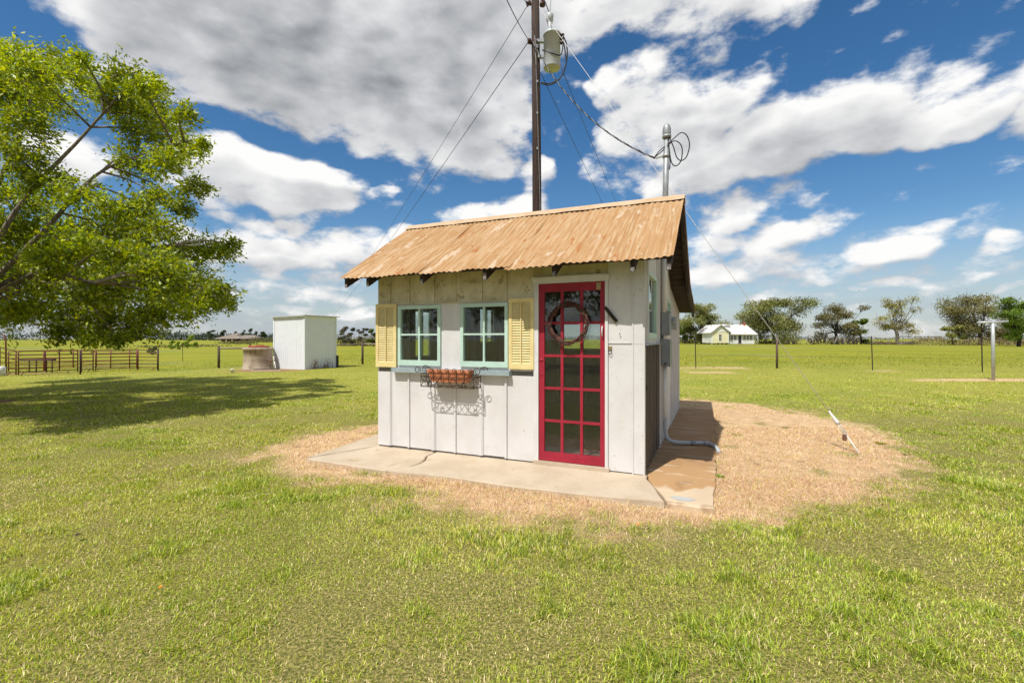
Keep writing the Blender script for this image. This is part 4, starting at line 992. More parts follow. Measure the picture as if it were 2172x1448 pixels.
MB().lathe([(tr_*.9,-.021), (tr_*.88,-.024)], 24).build('base_plate', MT['transformer'], tx)
MB().lathe([(.05,0), (.07,.03), (.045,.05), (.07,.09), (.045,.11), (.07,.15), (.045,.17), (.07,.21), (.04,.24), (.085,.27), (.095,.42), (.07,.46), (.03,.48)], 14, (-.06,-.05,th_+.06)).build('bushing', MT['transformer'], tx)
for z in (th_*.3, th_*.78): MB().box(-.36, -.20, -.04, .04, z, z+.07).build('mounting_bracket', MT['galv'], tx)
for z in (th_*.92, th_*.80, th_*.68): MB().lathe([(.03,0), (.045,.02), (.03,.05), (.02,.10)], 10).rot(Matrix.Translation((tr_-.01, -.10, z)) @ Matrix.Rotation(R(70), 4, 'Y')).build('terminal', MT['iron'], tx)
for q in ([(.27,-.12,th_*.9), (.36,-.12,th_*.6), (.36,-.12,.12), (.22,-.10,-.28), (-.05,-.05,-.42), (-.28,0,-.37)], [(.27,-.12,th_*.78), (.32,-.12,th_*.4), (.34,-.12,.0), (.2,-.10,-.32), (-.05,-.05,-.46), (-.28,0,-.40)], [(.27,-.12,th_*.66), (.2,-.22,.2), (0,-.24,.22), (-.25,-.05,.42)]):
    MB().tube(bezier(q, 8), .016, 6).build('lead', MT['black'], tx)
MB().tube(bezier([(-.06,-.05,th_+.52), (-.03,-.05,th_+.85), (.02,0,th_+1.25)], 6), .008, 5).build('primary_lead', MT['alu'], tx)
MB().tube(bezier([(-.06,-.05,th_+.50), (-.2,-.05,th_+.85), (-.33,-.05,th_+1.0)], 6), .012, 5).build('primary_lead', MT['black'], tx)
def wline(label, a, b, sag, r, m=MT['wire'], cat='wire', n=36, group=None, name='overhead_wire'):
    return tag(MB().tube(sagline(a, b, sag, n), r, 5).build(name, m), label, cat, group)
PX = pxw(1139)
wline('upper overhead wire running from the pole down to the left horizon', (PX-.24, PD-.06, pz(15)), (-66, 164, 8.6), 1.6, .008)
wline('lower overhead wire running from the pole down to the left horizon', (PX-.22, PD-.08, pz(93)), (-66, 164, 6.9), 1.3, .010)
wline('thin overhead wire leaving the pole towards the top edge of the picture', (PX-.2, PD-.1, pz(92)), (pxw(1065)*.52, PD*.52, CAMH+(HYP+5)/FOC*PD*.52+.1), .05, .008)
wline('short overhead wire rising from the left insulator out of the picture', (PX-.24, PD-.06, pz(15)), (pxw(1098)*.6, PD*.6, CAMH+(HYP+30)/FOC*PD*.6), .02, .007)
wline('left one of two wires sloping behind the roof right of the pole', (PX+.1, PD+.1, pz(150)), at(1400, 655, 95), .9, .008)
wline('right one of two wires sloping behind the roof right of the pole', (PX+.25, PD+.1, pz(60)), at(1405, 640, 95), .9, .008)
# twisted service drop from the pole to the mast
MX, MY = s2w(.065-.13, 1.62)
drop = thing('service_drop', 'twisted aluminium service cable swinging from pole to mast', 'cable')
p0, p1 = Vector((PX-.12, PD-.12, pz(95))), Vector((MX, MY, 4.015)); path = sagline(p0, p1, .42, 60)
for k in range(3):
    pts = []
    for i in range(241):
        t = i/240*60; j = min(59, int(t)); c = path[j].lerp(path[j+1], t-j); a = i*.42+k*2.094
        pts.append(c+Vector((math.cos(a)*.0075, 0, math.sin(a)*.0075)))
    MB().tube(pts, .0068, 4, False).build('strand', MT['alu'] if k == 0 else MT['black'], drop)
# guy wire and anchor
ga = Vector((4.562, 6.155, 0)); gt = Vector((PX+.05, PD-.05, pz(18))); gd = (gt-ga).normalized()
gw = thing('guy_wire', 'tensioned guy wire from the pole top to an anchor in the dead grass', 'guy wire', tuple(ga))
MB().tube([gd*.62, gt-ga], .0048, 6).build('strand', MT['guy'], gw)
MB().tube([gd*.42, gd*.45, gd*.50, gd*.62], [.028, .030, .022, .010], 8).build('grip', MT['guy'], gw)
sd_ = gd.cross(Vector((0,1,0))).normalized()*.014
for s in (-1, 1): MB().tube([gd*.43+sd_*s, gd*.30+sd_*s*1.3], .006, 5).build('bail', MT['guy'], gw)
MB().tube([gd*.30+sd_*1.4, gd*.315, gd*.30-sd_*1.4, gd*.275-sd_*1.6, gd*.25, gd*.275+sd_*1.6, gd*.30+sd_*1.4], .007, 5).build('eye', MT['galv'], gw)
MB().tube([gd*-.15, gd*.26], .010, 7).build('anchor_rod', MT['guy'], gw)
MB().box(-.02, .02, -.015, .015, -.05, .03).rot(Matrix.Translation(gd*.25+Vector((-.025,0,-.02)))).build('clip', MT['rustpipe'], gw)

# ---------------------------------------------------------------- well house, cistern, pipes
wh = thing('well_house', 'white flat roofed well house clad in ribbed sheet metal', 'well house', (-10.05, 22.7, 0), -TH)
WL, WD, WHH = 2.12, 2.08, 2.60
box('wall', MT['wellwall'], wh, -WL+.01, -.01, .01, WD-.01, 0, WHH)
for k in range(14): box('front_rib', MT['wellwall'], wh, -WL+.08+k*.148, -WL+.088+k*.148, .003, .0095, .03, WHH-.12)
for k in range(14): box('side_rib', MT['wellwall'], wh, -.0095, -.003, .08+k*.145, .088+k*.145, .03, WHH-.12)
for a in ((-WL-.005,-WL+.09,-.012,.008), (-.09,.012,-.012,.008)): box('corner_trim', MT['wellwall'], wh, *a, 0, WHH)
for a in ((-.008,.012,.0085,.1), (-.008,.012,WD-.1,WD)): box('corner_trim', MT['wellwall'], wh, *a, 0, WHH)
box('eave_trim', MT['wellwall'], wh, -WL+.095, -.095, -.012, .008, WHH-.11, WHH); box('eave_trim', MT['wellwall'], wh, -.008, .012, .105, WD-.105, WHH-.11, WHH)
rz_ = MB().hexa([(-WL-.17,-.10,WHH-.045), (.10,-.10,WHH+.005), (.14,WD+.12,WHH+.015), (-WL-.17,WD+.12,WHH-.04), (-WL-.17,-.10,WHH-.02), (.10,-.10,WHH+.045), (.14,WD+.12,WHH+.05), (-WL-.17,WD+.12,WHH-.01)]).build('roof', MT['wellroof'], wh)
for k in range(8): MB().bar((-WL-.16,.0+k*.28,WHH-.012), (.10,.0+k*.28,WHH+.052), .05, .02).build('roof_rib', MT['galv'], rz_)
box('downpipe', MT['black'], wh, .014, .09, WD-.04, WD+.06, 0, .62); box('spout', MT['black'], wh, -.06, .014, WD+.0, WD+.05, .56, .62)
ci = thing('cistern', 'round stained concrete cistern with a red lid beside the well house', 'cistern', (-12.56, 23.15, 0))
n = 40; MB().lathe([(.74,-.05), (.72,.04), (.655,.14), (.642,.5), (.645,.515), (.642,.53), (.640,.93), (.665,.935), (.668,1.05), (.56,1.06)], n).build('tank', MT['cistern'], ci)
MB().lathe([(.48,0), (.48,.05), (.40,.09), (.1,.10)], 20, (.05,0,1.061)).build('lid', MT['redlid'], ci)
MB().lathe([(.035,0), (.035,.10), (.05,.10), (.05,.15)], 10, (-.28,-.2,1.062)).build('vent_pipe', MT['rustpipe'], ci)
MB().bar((.0,-.2,1.17), (.35,-.1,1.17), .06, .05).build('lid_handle', MT['redlid'], ci)
pv = thing('water_pipe', 'rusty pipe and valve joining the cistern to the well house', 'pipe', (-11.75, 22.75, 0))
MB().tube([(-.35,.2,.42), (.05,.05,.42), (.22,0,.43)], .035, 8).build('pipe', MT['rustpipe'], pv); MB().tube([(.18,0,.0), (.18,0,.43), (.17,0,.72)], .028, 8).build('standpipe', MT['pvc'], pv)
MB().lathe([(.05,0), (.05,.08)], 10, (.17,0,.70)).build('tap', MT['boxgrey'], pv); MB().tube([(.20,0,.43), (.30,-.06,.05), (.30,-.06,-.02)], .022, 6).build('branch', MT['pvc'], pv); MB().tube([(-.05,.1,.42), (-.02,.08,.02)], .014, 6).build('strut', MT['rustpipe'], pv)
x, y, z = gp(493, 791); cl_ = MB().lathe([(.07,-.02), (.07,.13), (.085,.13), (.085,.17), (.03,.175)], 14).build('cleanout_pipe', MT['pvc']); cl_.location = (x, y, z); tag(cl_, 'short capped white pipe stub in front of the cistern', 'pipe')
x, y, z = gp(565, 787); pb = MB().box(-.65, .65, -.09, .09, 0, .05).build('concrete_footing', MT['concrete']); pb.location = (x, y, z-.01); pb.rotation_euler = (0,0,R(12)); tag(pb, 'flat concrete footing strip at the foot of the cistern', 'footing')
pl = MB().box(-.55, .55, -.05, .05, 0, .035).build('loose_board', MT['deadwood']); x, y, z = gp(556, 785); pl.location = (x+.3, y-.2, z+.045); pl.rotation_euler = (0,0,R(9)); tag(pl, 'loose dark board lying before the cistern', 'board')
dv = thing('dry_vine', 'tangle of dry brown vine stems at the well house foot', 'vine', (-9.55, 23.6, 0), -TH)
m = MB()
for k in range(46):
    y0 = random.uniform(-.75, .65); h = random.uniform(.1, .55); m.tube([(.04,y0,0), (.06,y0+random.uniform(-.1,.1),h*.6), (.08,y0+random.uniform(-.3,.3),h)], [.008,.005,.003], 4)
m.build('stems', MT['rustpipe'], dv)
# pipe-rail fence behind
def railpost(px, pyb, label, h=1.2):
    x, y, z = gp(px, pyb); o = MB().tube([(0,0,-.1), (0,0,h)], .062, 10).build('fence_post', MT['fencepipe']); o.location = (x, y, z); tag(o, label, 'fence post', 'pipe fence posts by the well house'); return Vector((x, y, z))
pA = railpost(464, 780.5, 'brown pipe fence post left of the cistern', 1.16); pB = railpost(769, 772.6, 'brown pipe fence post between well house and shed', 1.38)
dAB = (pB-pA); pC = pB+dAB*.42
o = MB().tube([pA+Vector((.05,0,1.03)), pA+dAB*.33+Vector((0,0,1.02)), pB+Vector((-.06,0,1.18))], .045, 8).build('fence_rail', MT['railtop']); tag(o, 'bleached pipe rail running from the left post behind the well house', 'fence rail', 'pipe fence rails')
o = MB().tube([pB+Vector((.06,0,1.18)), pC+Vector((0,0,1.16))], .045, 8).build('fence_rail', MT['railtop']); tag(o, 'bleached pipe rail running from the post behind the shed', 'fence rail', 'pipe fence rails')
def tpost(px, pyb, h, label, m=MT['tpost'], lean=0, r=.022, group='fence posts on the right', thick=None):
    x, y, z = gp(px, pyb); mb = MB()
    if thick: mb.tube([(0,0,-.1), (lean*.5,0,h*.5), (lean,0,h)], thick, 9)
    else:
        mb.box(-r, r, -.004, .004, -.1, h).box(-.004, .004, .0045, r*1.4, -.1, h)
        for k in range(9): mb.box(-.008, .008, -.014, -.0045, .15+k*h/11, .17+k*h/11)
        for i in range(len(mb.v)): mb.v[i] = (mb.v[i][0]+lean*mb.v[i][2]/h, mb.v[i][1], mb.v[i][2])
    o = mb.build('fence_post', m); o.location = (x, y, z); tag(o, label, 'fence post', group); return Vector((x, y, z))
tpost(387.5, 766, 1.55, 'thin dark steel post in the pasture behind the corral', group='steel posts in the left pasture')
q1 = tpost(1476, 781, 1.52, 'dark steel fence post nearest the shed on the right', lean=-.03)
q2 = tpost(1648, 781, 1.58, 'brown wooden fence post in front of the broad oak', MT['woodpost'], group=None, thick=.055)
q3 = tpost(1851, 785, 1.62, 'dark steel fence post right of the guy wire', lean=-.06)
q4 = tpost(2084, 789, 1.66, 'dark steel fence post beside the clothesline pole', lean=-.04)
q0 = q1+(q1-q2)*1.2; q5 = q4+(q4-q3)*1.1
for k, zf in enumerate((.28, .55, .80, 1.05, 1.30)):
    pts = []
    for a in (q0, q1, q2, q3, q4, q5): pts.append((a.x, a.y-.02, a.z+zf*1.12))
    tag(MB().tube(pts, .0028, 4).build('fence_wire', MT['wire']), ['lowest', 'second', 'middle', 'fourth', 'topmost'][k]+' of the five thin wires strung along the right fence posts', 'wire', 'fence wires on the right')
# clothesline pole
x, y, z = gp(2107, 806); cp = thing('clothesline_pole', 'grey galvanised T shaped clothesline pole at the right edge', 'clothesline pole', (x, y, z))
MB().tube([(0,0,-.1), (-.01,0,1.2), (-.02,0,2.06)], .052, 12).build('post', MT['clothes'], cp)
MB().tube([(-.48,.10,2.08), (-.02,0,2.09), (.44,-.08,2.12)], .042, 12).build('crossbar', MT['clothes'], cp)
for x_, y_ in ((-.18,.04), (-.06,.012), (-.12,.025)): MB().tube([(x_,y_,2.12), (x_,y_,2.20)], .012, 6).build('hook', MT['galv'], cp)
MB().tube([(.44,-.08,2.12), (.446,-.081,2.12)], .036, 12).build('bore', MT['black'], cp)

# ---------------------------------------------------------------- red corral panels
CG = 'red cattle fences of the corral'
def corral(pa, pb, label, h=1.45, nr=6, feet=True, ups=(), gate=False):
    a = Vector(gp(*pa)); b = Vector(gp(*pb)); d = b-a; t = thing('cattle_fence', label, 'cattle fence', tuple(a), 0, CG); L_ = d.length; u = d.normalized(); r = .026
    MB().tube([(0,0,.02), (0,0,h)], r*1.2, 8).build('upright', MT['corral'], t); MB().tube([d+Vector((0,0,.02)), d+Vector((0,0,h))], r*1.2, 8).build('upright', MT['corral'], t)
    for k in range(nr):
        z = .17+(h-.20)*k/(nr-1); MB().tube([u*r+Vector((0,0,z)), d-u*r+Vector((0,0,z))], r, 6).build('rail', MT['corral'], t)
    for q in ups: MB().tube([d*q+Vector((0,-.03,.17)), d*q+Vector((0,-.03,h-.03))], r*1.25, 8).build('upright', MT['corral'], t)
    if feet:
        for q in (.1, .86): MB().tube([d*q+Vector((0,-.05,.17)), d*(q+.04)+Vector((0,-.35,.0))], r*.9, 6).build('foot', MT['corral'], t)
corral((-60, 799), (34, 795.5), 'red corral panel at the left edge of the picture', ups=(.55,))
corral((39, 795.5), (165, 789), 'long red corral panel behind the tree shadow, between two uprights', ups=(.44, .68))
corral((173, 789), (197.5, 787.5), 'narrow red corral gate right of the dark post')
corral((203, 787.5), (291, 784.5), 'red corral panel under the hanging branches', ups=(.36, .82))
corral((293, 784), (334, 784.5), 'short end panel of the red corral by the last post', h=1.40)
corral((18, 788), (93, 786), 'red corral panel in the back row at left', h=1.35, feet=False)
corral((95, 785.5), (290, 781.5), 'long red corral panel in the back row', h=1.32, feet=False, ups=(.3, .55))
for px, py, h, lb in ((170.5, 794, 1.48, 'dark corral post beside the narrow gate'), (335.5, 785.5, 1.50, 'dark corral post at the right end of the corral'), (13, 794, 2.35, 'tall thin red post with a bent top in the corral')):
    x, y, z = gp(px, py); o = MB().tube([(0,0,-.1), (0,0,h)] if h < 2 else [(0,0,-.1), (-.02,0,h-.2), (-.08,0,h-.05), (-.2,0,h)], .04, 8).build('corral_post', MT['tpost'] if h < 2 else MT['corral']); o.location = (x, y, z); tag(o, lb, 'corral post', 'corral posts')
x, y, z = gp(62, 790); fb = thing('feed_bunk', 'low dark feed rack standing inside the corral', 'feed rack', (x, y, z))
for xx in (0, .45, 1.1, 1.45): MB().tube([(xx,0,0), (xx,0,.82)], .03, 6).build('leg', MT['tpost'], fb)
MB().box(-.6, 1.6, -.12, .12, .76, .86).build('trough', MT['deadwood'], fb)
x, y, z = gp(1, 797); wb = MB().lathe([(.12,0), (.16,.02), (.16,.35), (.10,.40)], 14).build('white_bucket', MT['pvc']); wb.location = (x, y, z); tag(wb, 'white bucket by the corral at the left edge', 'bucket')

# ---------------------------------------------------------------- farmhouse on the right
def farmhouse():
    D = 122.; s = D/FOC; bx = (1510-CXP)*s; B = 730.2
    t = thing('farmhouse', 'old yellow and white farmhouse with tin roof beyond the field', 'house', (bx, D, 0))
    Z = lambda py: (B-py)*s
    X = lambda px: (px-1510)*s
    w1 = X(1546); ew = Z(703.5); pk = Z(689.3)
    MB().box(0, w1, 0, 6, .38, ew).add([(0,.0,ew), (w1,.0,ew), (w1/2,.0,pk), (0,6,ew), (w1,6,ew), (w1/2,6,pk)], [(0,1,2), (3,5,4), (0,2,5,3), (1,4,5,2)]).build('wing_wall', MT['hyellow'], t)
    for k in range(5): MB().box(k*w1/4.2, k*w1/4.2+.35, .2, .5, 0, .379).build('pier', MT['hwhite'], t)
    MB().add([(.25,-.02,ew+.28), (w1-.25,-.02,ew+.28), (w1/2,-.02,pk-.12)], [(0,1,2)]).add([(.25,-.06,ew+.28), (w1-.25,-.06,ew+.28), (w1/2,-.06,pk-.12)], [(0,1,2)]).build('gable_panel', MT['hwhite'], t)
    box('gable_trim', MT['hwhite'], t, 0, w1, -.08, -.003, ew-.05, ew+.27)
    for a in (0, w1-.22): box('corner_trim', MT['hwhite'], t, a, a+.22, -.06, -.003, .38, ew-.06)
    MB().box(-.10, -.004, .05, 6, .38, ew).build('side_wall', MT['hwhite'], t)
    r = MB(); o = .55; sl = (pk-ew)/(w1/2)
    for sg in (-1, 1):
        e = w1/2+o; r.hexa([(w1/2,-.5,pk+.05), (w1/2+sg*e,-.5,pk+.05-sl*e), (w1/2+sg*e,9,pk+.05-sl*e), (w1/2,9,pk+.05), (w1/2,-.5,pk+.20), (w1/2+sg*e,-.5,pk+.20-sl*e), (w1/2+sg*e,9,pk+.20-sl*e), (w1/2,9,pk+.20)])
    r.build('wing_roof', MT['hroof'], t)
    def win(x0, x1, z0, z1, y):
        f = box('window', MT['hwhite'], t, x0-.12, x1+.12, y-.07, y-.003, z0-.12, z1+.12); box('pane', MT['hwin'], f, x0, x1, y-.09, y-.071, z0, z1)
        box('muntin', MT['hwhite'], f, (x0+x1)/2-.03, (x0+x1)/2+.03, y-.10, y-.091, z0, z1); box('muntin', MT['hwhite'], f, x0, x1, y-.11, y-.101, (z0+z1)/2-.03, (z0+z1)/2+.03)
    U = lambda zx: X(1440+zx*.175); VZ = lambda zy: Z(600+zy*.175)
    win(U(486), U(514), VZ(694), VZ(624), 0)
    m1 = X(1603.6); fy = .8; em = Z(709.2); rp = Z(687.6)
    box('main_wall', MT['hwhite'], t, w1+.003, m1, fy, 7.5, .1, em)
    for a, b in ((608,634), (645,671), (685,711), (800,827), (838,866), (878,905)): win(U(a), U(b), VZ(690), VZ(640), fy)
    d = box('door', MT['hwin'], t, U(737), U(774), fy-.05, fy-.003, .25, VZ(634)); box('door_frame', MT['hwhite'], d, U(737)-.12, U(737)-.01, fy-.08, fy-.004, .2, VZ(630)); box('door_frame', MT['hwhite'], d, U(774)+.01, U(774)+.12, fy-.08, fy-.004, .2, VZ(630))
    for k in range(3): box('step', MT['greypost'], t, U(730), U(782), fy-.3-.3*k, fy-.02-.3*k, 0, .26-.08*k)
    MB().hexa([(w1+.3,fy-.7,em-.02), (m1+.5,fy-.7,em-.02), (m1-.2,4.6,rp-.1), (w1-2.6,4.6,rp-.1), (w1+.3,fy-.7,em+.1), (m1+.5,fy-.7,em+.1), (m1-.2,4.6,rp+.05), (w1-2.6,4.6,rp+.05)]).build('main_roof', MT['hroof'], t)
    MB().hexa([(w1-2.6,4.601,rp-.1), (m1-.2,4.601,rp-.1), (m1+.4,9,em), (w1-2.6,9,em), (w1-2.6,4.601,rp+.05), (m1-.2,4.601,rp+.05), (m1+.4,9,em+.1), (w1-2.6,9,em+.1)]).build('rear_roof', MT['hroof'], t)
    MB().add([(X(1544),3.2,rp-.3), (X(1562),3.2,rp-.3), (X(1562),6.4,rp-.3), (X(1544),6.4,rp-.3), (X(1551),4.8,Z(685.0))], [(0,1,4), (1,2,4), (2,3,4), (3,0,4)]).build('hip_roof', MT['hroof'], t)
    c = box('chimney', MT['brick'], t, X(1594), X(1598), 4.2, 4.8, rp-.8, Z(681.5)); box('chimney_cap', MT['brick'], c, X(1593.6), X(1598.4), 4.15, 4.85, Z(681.5), Z(680.6))
    MB().hexa([(m1+.02,1.2,2.55), (X(1615),1.2,2.6), (X(1615),5,2.7), (m1+.02,5,2.7), (m1+.02,1.2,2.72), (X(1615),1.2,2.72), (X(1615),5,2.9), (m1+.02,5,2.9)]).build('porch_roof', MT['shingle'], t)
    box('porch_wall', MT['hwhite'], t, m1+.02, X(1612.5), 3.2, 5, 0, 2.54)
    win(X(1605), X(1608), 1.0, 2.2, 3.2)
    for px in (1609, 1613): box('porch_post', MT['hwhite'], t, X(px)-.08, X(px)+.08, 1.3, 1.46, 0, 2.55)
farmhouse()
def ranch():
    D = 262.; s = D/FOC; bx = (492-CXP)*s; B = 718+CAMH/s
    t = thing('ranch_house', 'low brown roofed brick house far across the left pasture', 'house', (bx, D, 0)); X = lambda px: (px-492)*s; Z = lambda py: (B-py)*s
    ev = Z(717.8)
    def hip(x0, x1, y0, y1, r0, r1, zp, nm):
        yc = (y0+y1)/2; MB().add([(x0,y0,ev), (x1,y0,ev), (x1,y1,ev), (x0,y1,ev), (r0,yc,zp), (r1,yc,zp), (x0,y0,ev-.25), (x1,y0,ev-.25), (x1,y1,ev-.25), (x0,y1,ev-.25)],
            [(0,1,5,4), (1,2,5), (2,3,4,5), (3,0,4), (0,6,7,1), (1,7,8,2), (2,8,9,3), (3,9,6,0), (6,9,8,7)]).build(nm, MT['shingle'], t)
    hip(X(456), X(507), -1.5, 11, X(489), X(493), Z(706.8), 'main_roof'); hip(X(498), X(539.5), .5, 12, X(505), X(529), Z(710.3), 'wing_roof')
    box('main_wall', MT['tanbrick'], t, X(464), X(504), 2.2, 10.5, 0, ev-.26); box('wing_wall', MT['tanbrick'], t, X(504.05), X(536), 1.6, 11.5, 0, ev-.26)
    for px in (469, 482, 494.5): box('column', MT['column'], t, X(px)-.28, X(px)+.28, -1.1, -.6, 0, ev-.26)
    for a, b in ((466,468), (471,479), (485,492)): box('window', MT['hwin'], t, X(a), X(b), 2.1, 2.19, .2, 1.6)
    for a, b in ((518,524), (528,534)): box('window', MT['hwin'], t, X(a), X(b), 1.5, 1.59, .3, 1.5)
    c = box('satellite_dish', MT['hwhite'], t, X(504), X(508.5), -.2, .0, Z(716.5), Z(714.2))
ranch()

# ---------------------------------------------------------------- trees
def leaf_mesh(name, P, size, col, par, m, up=.7, aspect=.55, T=None):
    n = len(P); nr = rng.normal(size=(n, 3)); nr[:, 2] += up*np.sign(rng.random(n)-.12); nr /= np.linalg.norm(nr, axis=1)[:, None]+1e-9
    t = rng.normal(size=(n, 3)) if T is None else T+rng.normal(size=(n, 3))*.55
    t -= nr*np.sum(t*nr, 1)[:, None]; t /= np.linalg.norm(t, axis=1)[:, None]+1e-9; b = np.cross(nr, t)
    l = size[:, None]; w = l*aspect*rng.uniform(.75, 1.2, n)[:, None]
    off = nr*l*.10
    V = np.stack([P-t*l*.5-off, P+b*w*.5-t*l*.06, P+t*l*.5-off, P-b*w*.5-t*l*.06], 1).reshape(-1, 3)
    F = np.arange(4*n).reshape(-1, 4)
    return mesh_np(name, V, F, m, par, np.repeat(col, 4, 0))
def palette(n, cols, wts, jit=.22, cl=1.0):
    i = rng.choice(len(cols), n, p=np.array(wts)/sum(wts)); return np.array(cols)[i]*(rng.uniform(1-jit, 1+jit, n)*cl)[:, None]

# --- the large shade tree on the left
def shade_tree():
    TD = 11.2; base = Vector((-13.3, TD, 0))
    t = thing('shade_tree', 'large leafy shade tree hanging in from the left edge', 'tree', tuple(base))
    CL = [(60,130,70),(130,112,55),(20,205,70),(95,190,55),(50,262,60),(150,140,45),(10,110,60),(170,100,22),
          (262,140,42),(236,178,46),(300,165,40),(322,215,48),(262,225,55),(350,262,52),(392,240,26),(300,285,55),(330,150,20),
          (398,312,34),(352,335,52),(282,345,52),(412,395,34),(385,440,30),(335,415,36),(432,300,14),
          (40,330,62),(100,385,62),(30,420,68),(165,410,52),(232,440,54),(300,440,40),
          (60,500,75),(150,505,75),(240,500,66),(322,492,58),(398,528,56),(455,528,38),(488,518,20),
          (15,480,60),(20,540,60),(50,590,76),(140,592,78),(230,592,78),(320,585,74),(400,600,64),(455,615,40),(480,640,22),(440,645,30),
          (60,655,58),(150,672,56),(240,678,56),(318,668,46),(385,648,36),(205,712,30),(130,702,30),(290,698,26),(250,715,20),(30,668,44)]
    clumps = []
    for px, py, r in CL:
        if py < 200: py += 22
        yoff = random.uniform(-2.0, 3.0) if py > 460 else random.uniform(-1.5, 2.0)
        D = TD+yoff; clumps.append((Vector(at(px, py, D)), r/FOC*D*1.02, py))
    for k in range(60):     # the half of the crown outside the picture
        a = random.uniform(R(80), R(285)); rr = random.uniform(1.2, 6.2); z = 1.7+random.random()**.8*7.6
        rr *= math.sqrt(max(.15, 1-((z-3.8)/6.2)**2)); x = base.x-.3+rr*math.cos(a); y = base.y+.5+rr*math.sin(a)
        if (x/y*FOC+CXP) > 40 and y > 0: continue
        if y < 5.5: y = 5.5+random.random()
        clumps.append((Vector((x, y, z)), random.uniform(.6, .95), 400))
    for k in range(40):     # the near side of the crown, left of the picture
        Y = random.uniform(6.4, 9.6); r = random.uniform(.55, .8); c = Vector((Y*(random.uniform(-460, -60)-CXP)/FOC, Y, random.uniform(2.4, 6.0)))
        if (c.x/Y*FOC+CXP)+1.6*r/Y*FOC < -20: clumps.append((c, r, 400))
    for k in range(18):     # depth: the far and near side of the lower boughs
        px = random.uniform(20, 400); py = random.uniform(520, 640); D = TD+random.choice((-2.0, 3.6, 4.6)); clumps.append((Vector(at(px, py, D)), .5, py))
    trunk = MB().tube(bezier([(0,0,-.2), (.02,0,.5), (.05,.02,1.3), (.02,.05,2.2)], 5), [.36]+[.31]*5+[.28]*5+[.25]*5, 14)
    trunk.build('trunk', MT['bark'], t)
    top = Vector((.02, .05, 2.1)); L_ = []
    def loc(px, py, D): return Vector(at(px, py, D))-base
    ends = [loc(70,120,TD), loc(285,165,TD), loc(390,300,TD+.4), loc(420,520,TD-.6), loc(440,620,TD+1.2), loc(250,560,TD+2.6), loc(200,600,TD-2.4), Vector((-3.5,1,7.6)), Vector((-5.5,-1.5,4.5)), Vector((-4,3,4)), Vector((-2.5,-3.5,4.5)), Vector((-.5,.8,8.8))]
    limbs = MB(); paths = []
    for e in ends:
        m1 = top.lerp(e, .35)+Vector((random.uniform(-.3,.3), random.uniform(-.3,.3), .5)); m2 = top.lerp(e, .7)+Vector((random.uniform(-.3,.3), random.uniform(-.3,.3), .45))
        p = bezier([top, m1, m2, e], 8); n = len(p); limbs.tube(p, [.060*(1-i/n)**1.0+.010 for i in range(n)], 8); paths.append(p)
    limbs.build('limbs', MT['bark'], t)
    br = MB(); P = []; S = []; C = []; T = []
    tips = [q for p in paths for q in p[5:]]
    for c, r, py in clumps:
        c = c-base; d0 = (c-top).length
        cand = [q for q in tips if (q-top).length < d0*.93] or [top]
        if (c.x+base.x)/(c.y+base.y)*FOC+CXP < -20: cand = [q for q in cand if (q.x+base.x)/(q.y+base.y)*FOC+CXP < -30] or [top]
        s = min(cand, key=lambda q: (q-c).length+1.2*max(0, abs(q.z-c.z)-.5*math.hypot(q.x-c.x, q.y-c.y))+.15*abs((q-top).length-d0*.6))
        mid = s.lerp(c, .55)+Vector((random.uniform(-.15,.15), random.uniform(-.15,.15), .12)); p = bezier([s, mid, c], 5); br.tube(p, [.022*(1-i/len(p))+.008 for i in range(len(p))], 5)
        nt = int((66 if py > 470 else 56)*(r/.62)**1.7)+10; cb = random.uniform(.72, 1.2)
        for k in range(nt):
            dr = Vector((random.gauss(0,1), random.gauss(0,1), random.gauss(.12,.62))).normalized(); l = r*random.uniform(.55, 1.12)*(1.4 if random.random() < .10 else 1); wind = Vector((.10, .02, -.10))*l
            st = c+dr*l*random.uniform(.0, .3); e = c+dr*l+wind
            if k % 2 == 0: br.tube([st, st.lerp(e, .55)+Vector((0,0,.04)), e], [.008, .006, .003], 3, False)
            m = random.randint(13, 22); u = np.sqrt(rng.uniform(.06, 1, m))
            A = np.array(st)[None]*(1-u)[:, None]+np.array(e)[None]*u[:, None]+rng.normal(0, .075, (m, 3)); A[:, 2] -= .05*u
            P.append(A); T.append(np.tile(np.array((e-st).normalized()+Vector((.25,0,-.25))), (m, 1))); S.append(rng.uniform(.075, .14, m))
            C.append(palette(m, [(.25,.34,.016), (.35,.43,.022), (.46,.50,.035), (.13,.20,.012)], [4, 4, 3, 1.8], .25, cb))
    br.build('branches', MT['bark'], t)
    P = np.concatenate(P); print('shade leaves', len(P))
    leaf_mesh('crown', P, np.concatenate(S), np.concatenate(C), t, LEAF, .75, .42, np.concatenate(T))
shade_tree()

